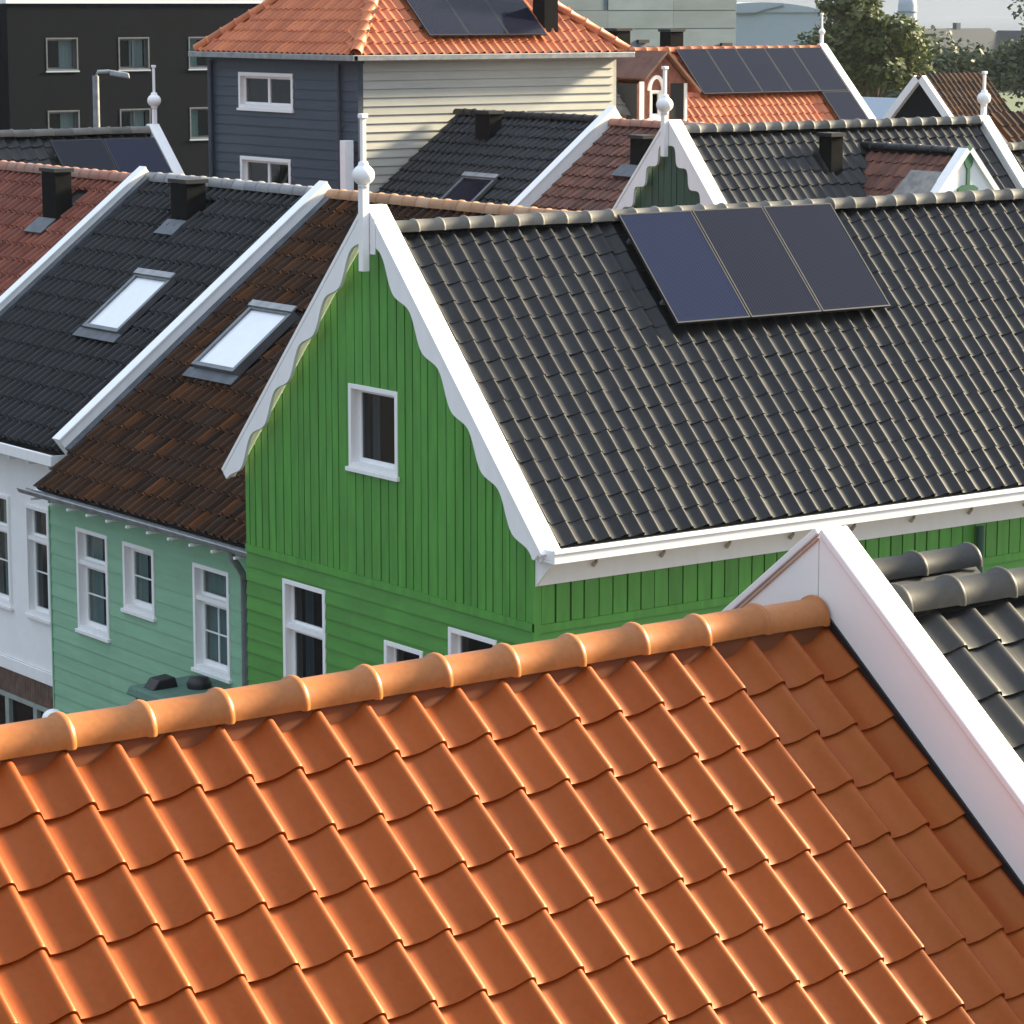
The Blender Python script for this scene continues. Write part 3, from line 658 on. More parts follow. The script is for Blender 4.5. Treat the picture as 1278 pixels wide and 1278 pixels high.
MB().box(1.25, 1.3, 11.95, 17.05, 0, 2.05).build('back_panel', M['room'], sf)
MB().box(1.15, 9.2, 11.93, 12.05, 0, 5.5).build('end_wall', M['white_wall'], h); MB().box(9.2, 9.3, 12.06, 17.1, 0, 5.5).build('rear_wall', M['white_wall'], h)
def keepw(u, s):
    y = 17.05-u
    return not (13.36 < y < 14.36 and 2.10 < s < 3.33) and not (14.66 < y < 15.14 and .35 < s < .85)
rf, Ow, Sw, Nw = roof_x(h, .70, 5.98, 5.04, 9.36, 11.94, 17.05, M['black'], .205, .335, 300, M['grey_ridge'], keepw, None, .074, .11)
skylight(rf, Ow+V(0, -2.66, 0)+Sw*2.10+Nw*.06, (0, -1, 0), Sw, 1.06, 1.20, 'white glazed skylight in the black tile roof of the white house', .10)
chimney(rf, 4.34, 4.68, 14.66, 15.14, 8.3, 9.40, flash=(V(4.06, 14.62, 8.63), (0, .56, 0), (.26, 0, .2), (-.012, 0, .02)))
gw = MB(); gw.box(.55, .60, 11.95, 17.1, 5.78, 5.93); gw.box(.60, .9, 11.95, 17.1, 5.78, 5.82); gw.box(.55, .9, 11.93, 11.95, 5.78, 5.93)
gw = gw.build('gutter', M['white'], h, .006)
MB().box(.61, .90, 11.96, 17.1, 5.86, 5.865).build('gutter_lining', M['lead'], gw)
MB().box(.90, 1.0, 11.95, 17.1, 5.66, 5.90).build('cornice', M['white'], h, .006)
for i in range(8): MB().box(.70, .90, 12.3+i*.6, 12.38+i*.6, 5.68, 5.775).build('cornice_bracket', M['white'], h)
verge_x(h, 17.04, 17.20, .70, 6.05, 5.06, 9.42, .12)

# --- red house
h = thing('red_roof_house', (3, 21, 0), 'house with dull red tile roof and black chimney at the far left edge', 'house')
MB().box(1.0, 9.1, 17.22, 25.4, 0, 5.7).build('wall', M['brick'], h)
rf, Or, Sr, Nr = roof_x(h, .70, 5.93, 5.04, 9.31, 17.21, 25.4, M['red'], .205, .335, 300, M['red_ridge'], lambda u, s: not (18.55 < 25.4-u < 19.02 and .45 < s < 1.0), None, .070, .115)
chimney(rf, 4.16, 4.46, 18.55, 19.02, 8.2, 9.40, flash=(V(3.86, 18.5, 8.43), (0, .60, 0), (.28, 0, .215), (-.012, 0, .02)))

# --- storage box and globe lamp below the mint house
t = thing('storage_box', (-.2, 7.5, 0), 'dark storage box with grey green lid and two black vents against the mint wall', 'storage box')
MB().box(-.42, .44, 6.75, 7.92, 0, 3.46).build('body', M['black_metal'], t, .03)
lid = MB().hexa([(-.52, 6.70, 3.46), (.46, 6.70, 3.47), (.46, 8.0, 3.47), (-.52, 8.0, 3.46), (-.48, 6.74, 3.58), (.46, 6.74, 3.60), (.46, 7.96, 3.60), (-.48, 7.96, 3.58)]).build('lid', M['mint_core'], t, .03)
MB().prism([V(-.40, 7.5, 3.57), V(-.02, 7.5, 3.58), V(-.06, 7.5, 3.72), V(-.30, 7.5, 3.70)], (0, .26, 0)).build('vent', M['black_metal'], lid, .02)
MB().lathe((.16, 7.3, 3.59), [(.15, 0), (.16, .06), (.12, .13), (.01, .15)], 14).build('vent', M['black_metal'], lid)
t = thing('globe_lamp', (-.6, 9.82, 0), 'white globe lamp at the foot of the mint wall, half hidden by the orange ridge', 'lamp')
MB().tube([(-.6, 9.82, .12), (-.6, 9.82, 2.7)], .04, 10).build('post', M['black_metal'], t)
MB().lathe((-.6, 9.82, 2.80), [(.01, -.14)]+[(.15*math.cos(R(q)), .13*math.sin(R(q))) for q in range(-70, 80, 14)]+[(.01, .135)], 16).build('globe', M['white'], t)

# ================================================================== SECOND ROW: black and faded-red roofs
h = thing('black_roof_house', (15, 21.4, 0), 'house with black tile roof, dark skylight and chimney before the grey boarded wall', 'house')
rf, O2, S2, N2 = roof_x(h, 10.8, 6.22, 15.70, 9.97, 18.95, 23.76, M['black'], .2, .30, 0, M['black'], lambda u, s: not (20.3 < 23.76-u < 21.4 and 1.75 < s < 2.8), None, .045, .09)
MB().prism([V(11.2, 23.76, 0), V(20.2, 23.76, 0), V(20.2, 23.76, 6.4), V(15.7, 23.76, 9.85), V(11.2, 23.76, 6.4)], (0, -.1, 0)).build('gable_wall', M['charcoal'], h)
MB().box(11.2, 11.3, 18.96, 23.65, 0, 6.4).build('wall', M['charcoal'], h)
sk = skylight(rf, O2+V(0, -2.40, 0)+S2*1.85+N2*.06, (0, -1, 0), S2, 1.05, .9, 'dark grey skylight in the black roof before the grey wall', .07)
for c_ in sk.children:
    if c_.name.startswith('pane'): c_.data.materials[0] = M['panel']
chimney(rf, 15.1, 15.4, 21.82, 22.28, 9.0, 10.0)
verge_x(h, 18.80, 18.96, 10.8, 6.26, 15.85, 10.12, .10, lead=False)
h = thing('faded_red_house', (14, 17.5, 0), 'house with faded red brown roof left of the dark green gable', 'house')
rf, O3, S3, N3 = roof_x(h, 10.8, 6.17, 15.70, 9.92, 15.9, 18.79, M['faded_red'], .2, .30, 0, M['red_ridge'], None, None, .045, .10)
chimney(rf, 14.8, 15.1, 16.75, 17.12, 8.9, 9.72, flash=(V(14.52, 16.7, 9.05), (0, .6, 0), (.25, 0, .19), (-.01, 0, .02)))
MB().box(11.2, 20.1, 15.9, 18.78, 0, 6.3).build('wall', M['brick'], h)

# ================================================================== DARK GREEN GABLE HOUSE
DX, DY, DZ, DT = 11.883, 12.326, 10.25, 1.10
PD = math.atan(DT); SDd = V(0, -math.cos(PD), -math.sin(PD)); ND = V(0, -math.sin(PD), math.cos(PD))
h = thing('dark_green_gable_house', (15, 12.3, 0), 'dark green gable house with white ornate bargeboards and black roof behind the solar panels', 'house')
dg = Wall('x', DX); topd = lambda a: DZ-.12-abs(a-DY)*DT
wall_core(h, dg, 9.6, 15.05, 0, topd, [], M['green_core'], .12, (DY,))
vplanks(h, dg, 9.6, 15.05, .16, 6.5, topd, [], M['darkgreen'], gap=.012, extra=(DY,), seed=8)
MB().box(DX, 18.7, 9.65, 9.77, 0, 6.9).build('side_wall', M['darkgreen'], h)
cap_boards(h, DX-.15, DX+.12, DY, DZ-.02, DT, 15.3, 9.35, .05)
scallop_board(h, DX-.14, DY, DZ-.025, DT, 15.3, 9.35, 0, .46, .13, .27, .04, phase=.1)
finial(h, DX-.19, DY, 9.685, 10.50, 11.05, .135, .045)
rf = slab(h, 'roof', V(DX, DY, DZ-.16)-ND*.06, (1, 0, 0), SDd, 6.8, 4.4, .05, M['deck'], -.01)
slab(h, 'rear_roof_slope', V(DX, DY, DZ-.18), (1, 0, 0), (0, math.cos(PD), -math.sin(PD)), 6.8, 4.4, .05, M['dark'], -.03)
tiles(rf, V(0, DY, DZ-.16)-ND*.06, (1, 0, 0), SDd, .212, .30, DX+.1, DX+.1+.212*31, 13, M['dark'], 180, amp=.042, hidden=lambda x, y, u, s: s > 1.75, jit=1.6)
ridge(rf, (DX+.12, DY, DZ-.18), (18.6, DY, DZ-.18), M['dark_ridge'], .34, .105, .105, k=8, collar=.014)
chimney(rf, 14.66, 14.92, 11.68, 11.98, 9.1, 9.94)
# far end verge and finial
cap_boards(h, 18.62, 18.84, DY, DZ-.1, DT, 15.3, 9.35, .05)
MB().ob(V(18.66, DY, DZ-.14), (.12, 0, 0), (0, 9.35-DY, (9.35-DY)*DT), ND*-.2).build('verge_board', M['white'], h)
finial(h, 18.75, DY, DZ-.1, 10.47, 10.88, .12, .04)
# cross wing with faded red slope and small white gable
GWX, GWY, GWZ = 15.75, 9.66, 9.80
xw = link('cross_wing', None, h)
Sx = V(-math.cos(PD), 0, -math.sin(PD)); Nx = V(-math.sin(PD), 0, math.cos(PD))
sl_ = slab(xw, 'wing_roof', V(GWX, 12.6, GWZ-.06)-Nx*.05, (0, -1, 0), Sx, 12.6-GWY-.05, 2.2, .05, M['deck'], -.01)
tiles(sl_, V(GWX, 12.6, GWZ-.06)-Nx*.05, (0, -1, 0), Sx, .2, .28, 0, 2.88, 8, M['faded_red'], 0, amp=.04)
slab(xw, 'wing_rear_slope', V(GWX, 12.6, GWZ-.06), (0, -1, 0), (-Sx.x, 0, Sx.z), 12.6-GWY-.05, 2.2, .05, M['dark'], -.03)
ridge(sl_, (GWX, 12.2, GWZ-.06), (GWX, GWY+.03, GWZ-.06), M['black'], .34, .085, .08, k=8, collar=.012, cap=0)
MB().prism([V(GWX-1.6, GWY, GWZ-1.6*DT), V(GWX+1.6, GWY, GWZ-1.6*DT), V(GWX, GWY, GWZ)], (0, .1, 0)).build('wing_gable', M['white_wall'], xw)
for s_ in (-1, 1):
    MB().ob(V(GWX, GWY-.05, GWZ-.05), (0, .2, 0), (s_*1.7, 0, -1.7*DT), V(s_*math.sin(PD), 0, math.cos(PD))*.09).build('verge_cap', M['white'], xw)
mo = MB(); mo.prism([V(GWX-.035, GWY-.03, 9.22), V(GWX+.035, GWY-.03, 9.22), V(GWX+.03, GWY-.03, 9.52), V(GWX-.03, GWY-.03, 9.52)], (0, .025, 0))
mo.prism([V(GWX+.10*math.cos(a), GWY-.032, 9.66+.19*math.sin(a)) for a in [R(q) for q in range(0, 360, 24)]], (0, .027, 0))
mo.prism([V(GWX-.22, GWY-.03, 9.12), V(GWX+.22, GWY-.03, 9.12), V(GWX+.22, GWY-.03, 9.17), V(GWX+.12, GWY-.03, 9.22), V(GWX-.12, GWY-.03, 9.22), V(GWX-.22, GWY-.03, 9.17)], (0, .024, 0))
mo.build('gable_ornament', M['ornament'], xw)
MB().ob(V(14.95, 10.55, 9.0), (.45, 0, .4), (0, -.75, 0), (-.03, 0, .035)).build('roof_patch', M['slate_roof'], xw)
MB().box(GWX-1.45, GWX+1.45, GWY+.11, 9.6+.04, 0, 8.05).build('wing_wall', M['pale'], xw)
# lower extension to the right
h = thing('low_black_roof_house', (21, 12.2, 0), 'lower black tile roof at the right edge beyond the small white gable', 'house')
rf = slab(h, 'roof', V(18.86, 12.15, 9.60)-ND*.06, (1, 0, 0), SDd, 5.2, 3.8, .05, M['deck'], -.01)
tiles(rf, V(0, 12.15, 9.60)-ND*.06, (1, 0, 0), SDd, .212, .30, 18.88, 18.88+.212*24, 12, M['dark'], 60, hidden=lambda x, y, u, s: s > 1.4, jit=1.6)
ridge(rf, (18.88, 12.15, 9.60), (24, 12.15, 9.60), M['dark_ridge'], .34, .10, .10, k=8, collar=.014)
slab(h, 'rear_roof_slope', V(18.88, 12.15, 9.56), (1, 0, 0), (0, math.cos(PD), -math.sin(PD)), 5.2, 3.8, .05, M['dark'], -.03)
MB().box(18.9, 24, 9.8, 14.5, 0, 6.8).build('wall', M['white_wall'], h)

# ================================================================== LEFT BACK ROOF WITH TWO PANELS
BX, BY, BZ, BT = 11.61, 28.73, 9.64, math.tan(R(44))
SB = V(0, -math.cos(R(44)), -math.sin(R(44))); NB = V(0, -math.sin(R(44)), math.cos(R(44)))
h = thing('back_gable_house', (8, 28.7, 0), 'black roofed house with white verge and ball finial before the charcoal building', 'house')
rf = slab(h, 'roof', V(2.5, BY, BZ-.1)-NB*.06, (1, 0, 0), SB, 9.1, 3.9, .05, M['deck'], -.01)
tiles(rf, V(0, BY, BZ-.1)-NB*.06, (1, 0, 0), SB, .265, .33, 2.5, 2.5+.265*34, 11, M['dark'], 60, amp=.05, hidden=lambda x, y, u, s: s > 1.2 or (u > 9.2 and s > .3), jit=1.6)
ridge(rf, (2.5, BY, BZ-.12), (11.55, BY, BZ-.12), M['dark_ridge'], .44, .11, .11, k=8, collar=.014)
slab(h, 'rear_roof_slope', V(2.5, BY, BZ-.12), (1, 0, 0), (0, math.cos(R(44)), -math.sin(R(44))), 9.1, 3.9, .05, M['dark'], -.03)
cap_boards(h, 11.56, 11.80, BY, BZ, BT, 31.3, 26.1, .05)
MB().ob(V(11.6, BY, BZ-.01), (.12, 0, 0), (0, 26.1-BY, (26.1-BY)*BT), NB*-.2).build('verge_board', M['white'], h)
finial(h, 11.72, BY, BZ-.05, 10.14, 10.80, .14, .04)
MB().prism([V(2.5, 26.3, 0), V(2.5, 31.1, 0), V(2.5, 31.1, 7.1), V(2.5, BY, 9.3), V(2.5, 26.3, 7.1)], (9.08, 0, 0)).build('wall', M['white_wall'], h)
for i, (u, lb, mt) in enumerate([(9.20, 'left of two solar panels beside the white verge at upper left', 'panel'), (10.375, 'right of two solar panels beside the white verge at upper left', 'panel_blue')]):
    solar_panel(h, V(u, BY, BZ-.1)+SB*.30, (1, 0, 0), SB, 1.155, 1.62, lb, 'solar panels on the upper left roof', M[mt], .12)

# ================================================================== HIP ROOF HOUSE (slate blue and grey boards)
HX0, HX1, HY0, HY1, HZ = 13.493, 19.70, 23.896, 29.5, 11.02
h = thing('hip_roof_house', (16.6, 26.7, 0), 'tall slate blue and grey boarded house with orange hip roof', 'house')
hw_ = [(26.24, 28.33, 9.975, 10.70), (26.36, 28.31, 8.27, 9.0)]
hx = Wall('x', HX0); hy = Wall('y', HY0)
wall_core(h, hx, HY0, HY1, 0, lambda a: HZ, hw_, M['slate'], .14)
hplanks(h, hx, HY0, HY1, .19, 5.0, HZ-.04, hw_, M['slate'], dlo=.028, dhi=.008)
for q, lb in zip(hw_, (None, None)): window(h, hx, *q, stile=.5, curtain=[(.52, .60, 'curtain'), (.93, 1, 'curtain')], rec=.12, fw=.075, glass='glass')
wall_core(h, hy, HX0+.14, HX1, 0, lambda a: HZ, [], M['beige'], .14)
hplanks(h, hy, HX0+.09, HX1, .165, 5.0, HZ-.08, [], M['beige'], dlo=.030, dhi=.008)
MB().box(HX0-.032, HX0+.085, HY0-.034, HY0-.001, 4, HZ-.02).build('corner_board', M['slate'], h)
MB().box(HX0, HX1, HY1, HY1+.1, 0, HZ).build('rear_wall', M['slate'], h); MB().box(HX1, HX1+.1, HY0, HY1, 0, HZ).build('end_wall', M['beige'], h)
MB().tube([(HX0-.08, 24.5, HZ-.1), (HX0-.08, 24.45, 5)], .045, 8).build('drain_pipe', M['slate'], h)
MB().tube([(HX0-.08, 29.38, HZ-.1), (HX0-.08, 29.38, 5)], .055, 8).build('drain_pipe', M['slate'], h)
MB().box(HX0-.30, HX0-.10, 23.93, 24.12, 6, 9.47).build('duct', M['white_wall'], h, .01)
e = .22; TZ = HZ+.07; TH = math.tan(R(40)); x0, x1, y0, y1 = HX0-e, HX1+e, HY0-e, HY1+e; hd = (y1-y0)/2; tz = TZ+hd*TH
rfm = MB(); A_, B_, C_, D_ = V(x0, y0, TZ), V(x1, y0, TZ), V(x1, y1, TZ), V(x0, y1, TZ); E_, F_ = V(x0+hd, y0+hd, tz), V(x1-hd, y0+hd, tz)
rfm.add([A_, B_, C_, D_, E_, F_], [(0, 1, 5, 4), (1, 2, 5), (2, 3, 4, 5), (3, 0, 4), (3, 2, 1, 0)])
rf = rfm.build('roof', M['deck'], h)
S40 = V(0, -math.cos(R(40)), -math.sin(R(40))); ln = hd/math.cos(R(40)); rows = 12; gg = ln/rows
tiles(rf, V(x0, y0+hd, tz), (1, 0, 0), S40, .205, gg, 0, x1-x0, rows, M['hip_orange'], 0, lambda u, s: s*math.cos(R(40)) > hd-u-.06 and s*math.cos(R(40)) > hd-(x1-x0-u)-.06, amp=.05)
Sx4 = V(-math.cos(R(40)), 0, -math.sin(R(40)))
tiles(rf, V(x0+hd, y1, tz), (0, -1, 0), Sx4, .205, gg, 0, y1-y0, rows, M['hip_orange'], 0, lambda u, s: s*math.cos(R(40)) > abs(u-hd)-.06, amp=.045)
for q in (A_, D_): ridge(rf, q+V(.02, 0, .03), E_+V(0, 0, .03), M['hip_orange'], .36, .12, .12, k=8, collar=.016)
ridge(rf, B_+V(0, 0, .03), F_+V(0, 0, .03), M['hip_orange'], .36, .12, .12, k=8, collar=.016); ridge(rf, E_+V(0, 0, .03), F_+V(0, 0, .03), M['hip_orange'], .36, .12, .12, k=8, collar=.016, cap=0)
gt = MB(); gt.box(x0-.10, x1+.10, y0-.12, y0+.0, TZ-.10, TZ+.01); gt.box(x0-.12, x0, y0-.12, y1+.1, TZ-.101, TZ+.009)
gt.build('gutter', M['zinc'], h, .01)
MB().box(x0+.01, x1-.01, y0+.01, y1-.01, TZ-.09, TZ-.03).build('soffit', M['slate'], h)
for i in range(3):
    solar_panel(h, V(15.16+i*.955, y0, TZ)-S40*2.02+V(0, 0, .0), (1, 0, 0), S40, .94, 1.62, ['left', 'middle', 'right'][i]+' of three solar panels on the orange hip roof', 'solar panels on the orange hip roof', M['panel'], .16)
chimney(rf, 18.15, 18.50, 24.15, 24.55, 11.3, 13.0)

# ================================================================== FAR ORANGE ROOF WITH SOLAR ARRAY AND BRICK DORMER
FX0, FX1, FY, FZ = 25.0, 30.87, 30.03, 11.0
S44 = SB; N44 = NB
h = thing('solar_roof_house', (28, 30, 0), 'far house with orange tile roof largely covered in solar panels and brick dormer', 'house')
rf = slab(h, 'roof', V(FX0-.9, FY, FZ)-N44*.06, (1, 0, 0), S44, FX1-FX0+.9, 4.2, .05, M['deck'], -.01)
tiles(rf, V(0, FY, FZ)-N44*.06, (1, 0, 0), S44, .2, .3, FX0-.9, FX1+.05, 14, M['hip_orange'], 0, amp=.045)
ridge(rf, (FX0-.9, FY, FZ-.02), (FX1, FY, FZ-.02), M['hip_orange'], .34, .1, .1, k=8, cap=0)
slab(h, 'rear_roof_slope', V(FX0-.9, FY, FZ-.03), (1, 0, 0), (0, math.cos(R(44)), -math.sin(R(44))), FX1-FX0+.9, 4.2, .05, M['hip_orange'], -.03)
cap_boards(h, FX1-.02, FX1+.2, FY, FZ+.08, math.tan(R(44)), 33, 27.1, .05)
MB().ob(V(FX1+.02, FY, FZ+.06), (.12, 0, 0), (0, 27.1-FY, (27.1-FY)*math.tan(R(44))), N44*-.2).build('verge_board', M['white'], h)
finial(h, FX1+.08, FY, FZ, 11.40, 11.80, .08, .035)
MB().prism([V(FX0-.8, 27.2, 0), V(FX0-.8, 32.9, 0), V(FX0-.8, 32.9, 8.1), V(FX0-.8, FY, 10.8), V(FX0-.8, 27.2, 8.1)], (FX1-FX0+.75, 0, 0)).build('wall', M['brick'], h)
# hipped weathered board slope at the left end, and the dormer
MB().add([(FX0-.9, FY, FZ), (FX0-2.3, 28.6, 9.75), (FX0-2.3, 31.4, 9.75), (FX0-.9, 28.5, 9.55), (FX0-.9, 31.5, 9.55)], [(0, 1, 2), (0, 3, 1), (0, 2, 4), (1, 3, 4, 2)]).build('board_slope', M['slate_roof'], rf)
for k in range(7):
    a = V(FX0-.9, FY, FZ+.02).lerp(V(FX0-.9, 28.55, 9.6), .08+k*.13); b_ = V(FX0-.9, FY, FZ+.02).lerp(V(FX0-2.3, 28.6, 9.77), .08+k*.13)
    MB().tube([a, b_], .035, 5).build('board', M['slate_roof'], rf)
MB().box(FX0-2.2, FX0-.9, 28.7, 31.3, 0, 9.6).build('annex_wall', M['slate_roof'], h)
dm = link('dormer', None, h)
dw = Wall('y', 28.05)
hole = [(24.02, 24.36, 9.55, 10.15)]
wall_core(dm, dw, 23.75, 25.1, 8.3, lambda a: min(10.15+(a-23.6)*.95, 10.15+(25.25-a)*.95), hole, M['brick'], .12, (24.425,), 'dormer_wall')
window(dm, dw, *hole[0], fw=.05, rec=.08, sash=.03, glass='glass_dark')
for a in (23.72, 24.36): dw.box(MB(), a, a+.10, .0, .05, 8.4, 10.35).build('pilaster', M['white'], dm)
arch = MB(); pa = [R(q) for q in range(0, 181, 15)]
arch.prism([V(24.19+.24*math.cos(a), 28.0, 10.15+.34*math.sin(a)) for a in pa]+[V(24.19+.16*math.cos(a), 28.0, 10.15+.26*math.sin(a)) for a in reversed(pa)], (0, .06, 0)); arch.build('arch', M['white'], dm)
dw.box(MB(), 23.95, 24.43, 0, .09, 9.46, 9.53).build('sill', M['white'], dm)
dw.box(MB(), 24.62, 25.0, .0, .012, 9.5, 10.3).build('shutter', M['black_metal'], dm); dw.box(MB(), 25.0, 25.06, .0, .06, 9.45, 10.3).build('downpipe', M['white'], dm)
for s_ in (-1, 1):
    c0 = V(24.425, 27.9, 10.98); MB().ob(c0, (0, 1.9, 0), (s_*(.95 if s_ > 0 else .62), 0, -(.90 if s_ > 0 else .59)), V(s_*.69, 0, .72)*.06).build('dormer_roof', M['faded_red'], dm)
chimney(rf, 25.0, 25.4, 30.5, 30.9, 10.5, 11.45); chimney(rf, 26.6, 27.0, 30.5, 30.9, 10.5, 11.42)
lab = ['leftmost panel of the long far solar array', 'second panel from the left in the far solar array', 'third panel from the left in the far solar array', 'fourth panel from the left in the far solar array', 'rightmost panel of the long far solar array beside the white verge']
for i in range(5):
    solar_panel(h, V(26.27+i*.905, FY, FZ)+S44*.08, (1, 0, 0), S44, .895, 1.45, lab[i], 'solar panels on the far orange roof', M['panel'], .12)
solar_panel(h, V(29.9, FY, FZ)+S44*1.56, (1, 0, 0), S44, .895, 1.0, 'single lower panel under the far solar array next to the verge', 'solar panels on the far orange roof', M['panel'], .12)

# ================================================================== CHARCOAL BUILDING, LAMP
CX0, CX1, CY, CZ = 25.64, 50.0, 62.98, 12.08
h = thing('charcoal_building', (37, 68, 0), 'charcoal clad flat roofed building with small windows at upper left', 'building')
cw = Wall('y', CY); holes = []
for zz in (9.92, 7.58, 5.2):
    for k in range(8):
        a = 27.0+k*2.65; holes.append((a, a+1.16, zz, zz+1.06))
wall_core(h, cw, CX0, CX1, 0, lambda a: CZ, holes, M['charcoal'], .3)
for i, q in enumerate(holes):
    if q[2] > 7: window(h, cw, *q, fw=.05, rec=.22, proud=.012, sash=.05, mat='frame_dark', sillmat='pale', stile=.55 if i % 2 else None, glass='glass', sill=True, curtain=[[(.5, .95, 'curtain')], [(.45, .9, 'curtain')], [(.1, .4, 'teal_reflect_curtain')], [(.6, 1, 'curtain')]][i % 4])
MB().box(CX0-.05, CX1+.1, CY-.06, CY+14, CZ, CZ+.10).build('roof_edge', M['white_wall'], h)
MB().box(CX0+.0, CX0+.3, CY+.31, CY+14, 0, CZ-.01).build('end_wall', M['charcoal'], h); MB().box(CX1, CX1+.3, CY, CY+14, 0, CZ-.01).build('end_wall', M['charcoal'], h)
MB().box(CX0+.3, CX1, CY+13.7, CY+14, 0, CZ-.01).build('rear_wall', M['charcoal'], h)
h = thing('blue_grey_building', (20, 70, 0), 'blue grey building edge at the extreme left behind the charcoal building', 'building')
MB().box(8, CX0-.1, CY+3, CY+15, 0, 13.5).build('wall', M['slate'], h); MB().box(7.9, CX0-.08, CY+2.9, CY+15.1, 13.5, 13.7).build('roof_edge', M['pale'], h)
t = thing('street_lamp', (16.45, 40, 0), 'grey street lamp with short arm before the charcoal building', 'street lamp')
MB().tube([(16.45, 40, 0), (16.45, 40, 10.35)], [.12, .08], 10).build('pole', M['zinc'], t)
MB().tube([(16.45, 40, 10.32), (16.5, 39.97, 10.45), (16.72, 39.8, 10.46)], .045, 8).build('arm', M['zinc'], t)
MB().hexa([(16.68, 39.72, 10.36), (17.12, 39.5, 10.28), (17.2, 39.66, 10.28), (16.76, 39.88, 10.36), (16.7, 39.74, 10.50), (17.1, 39.53, 10.42), (17.16, 39.64, 10.42), (16.76, 39.86, 10.50)]).build('lamp_head', M['zinc'], t, .03)

# ================================================================== CONCRETE BUILDING AND FAR BUILDINGS
h = thing('concrete_building', (54, 66, 0), 'grey green concrete panel building behind the orange roofs', 'building')
cy = 62.0
for i in range(18):
    for j in range(3):
        mbp = MB().box(46.2+j*3.07, 46.2+j*3.07+3.05, cy-.04-.012*((i*5+j*3) % 4), cy, 1.2+i*.665, 1.2+i*.665+.65)
        mbp.build('wall_panel', M['concrete'], h)
MB().box(46.2, 55.4, cy+.002, cy+9, 0, 13.2).build('wall', M['concrete'], h)
MB().box(46.1, 55.5, cy-.12, cy+9, 13.2, 13.4).build('parapet', M['pale'], h)
for (px_, pz) in ((47.2, 10.6), (50.6, 10.65), (54.6, 10.5)): MB().box(px_, px_+.5, cy-.2, cy-.06, pz, pz+.12).build('bracket', M['black_metal'], h)
def simple_house(name, label, cx, cy_, wx, wy, ez, rz, along, wall, roof, cat='house', loc=None, barge=None, group=None):
    h = thing(name, (cx, cy_, 0), label, cat, group)
    MB().box(cx-wx/2, cx+wx/2, cy_-wy/2, cy_+wy/2, 0, ez).build('wall', M[wall], h)
    if along == 'x':
        tri = [V(cx-wx/2, cy_-wy/2, ez), V(cx-wx/2, cy_, rz), V(cx-wx/2, cy_+wy/2, ez)]; ext = V(wx, 0, 0)
    else:
        tri = [V(cx-wx/2, cy_-wy/2, ez), V(cx, cy_-wy/2, rz), V(cx+wx/2, cy_-wy/2, ez)]; ext = V(0, wy, 0)
    MB().prism(tri, ext).build('gable', M[wall], h)
    for s_ in (-1, 1):
        if along == 'x': a = V(cx-wx/2-.15, cy_, rz+.02); sp = V(0, s_*(wy/2+.2), -(rz-ez)*(wy/2+.2)/(wy/2)); u = V(wx+.3, 0, 0)
        else: a = V(cx, cy_-wy/2-.15, rz+.02); sp = V(s_*(wx/2+.2), 0, -(rz-ez)*(wx/2+.2)/(wx/2)); u = V(0, wy+.3, 0)
        n = u.cross(sp).normalized(); n = n if n.z > 0 else -n
        r_ = MB().ob(a, u, sp, n*.1).build('roof', M[roof], h)
        if roof in ('faded_red', 'brown', 'hip_orange', 'black'):
            S_ = sp.normalized(); ln = sp.length; rows_ = int(ln/.34)
            tiles(r_, a+n*.10, u, S_, .22, .34, 0, u.length, rows_, M[roof], 0, amp=.05)
        if barge:
            if along == 'x': MB().ob(a+V(-.03, 0, -.12), (.16, 0, 0), sp, n*.26).build('bargeboard', M[barge], h)
            else: MB().ob(a+V(0, -.03, -.12), (0, .16, 0), sp, n*.26).build('bargeboard', M[barge], h)
    return h
h = simple_house('small_gable_house', 'small far house with white bargeboards, dark gable and brown roof', 50.35, 45.3, 2.6, 4.4, 7.6, 9.72, 'x', 'charcoal', 'brown', barge='white')
hh = simple_house('pale_shed', 'pale grey low building between the big tree and the small gabled house', 57, 55, 6, 7, 6.6, 8.6, 'y', 'pale', 'pale')
simple_house('far_brown_house', 'brown tiled roof at the right edge behind the low black roof', 30.4, 19.6, 8, 7, 6.7, 9.7, 'x', 'white_wall', 'brown')
# skyline
k = 0
for (cx, cy_, wx, wy, ez, rz, al, lb) in [
        (283, 283, 16, 12, 5.4, 8.5, 'x', 'largest of the distant skyline roofs above the trees'),
        (292, 277, 8, 10, 5.2, 8.2, 'y', 'distant steep gable at the right end of the skyline'),
        (276, 293, 9, 10, 4.5, 6.6, 'x', 'low distant roof at the left end of the skyline group'),
        (301, 268, 14, 12, 5, 7.4, 'x', 'distant roof at the extreme right of the skyline')]:
    hs = simple_house('skyline_house', lb, cx, cy_, wx, wy, ez, rz, al, 'charcoal', 'farroof', group='distant skyline houses')
    if k == 0: chimney(hs, cx+1.2, cx+2, cy_-.4, cy_+.4, 8.2, 9.4, 'slate', False)
    k += 1
h = thing('far_tower', (335, 346, 0), 'pale distant round topped tower beside the big tree', 'tower')
MB().lathe((335, 346, 0), [(1.6, 0), (1.6, 11.8), (1.5, 12.6), (1.1, 13.2), (.5, 13.5), (.01, 13.6)], 20).build('shaft', M['pale'], h)
MB().lathe((335, 346, 0), [(1.72, 10.6), (1.72, 10.9), (1.6, 10.9)], 20).build('band', M['concrete'], h)
h = thing('far_hall', (182, 206, 0), 'large pale distant hall with low curved roof left of the big tree', 'building')
ctr = V(181.5, 206.2, 0); dr = RT
MB().ob(ctr-dr*6.3, dr*12.6, V(-RT.y, RT.x, 0)*30, (0, 0, 11.2)).build('wall', M['pale'], h)
vs = []; nseg = 14
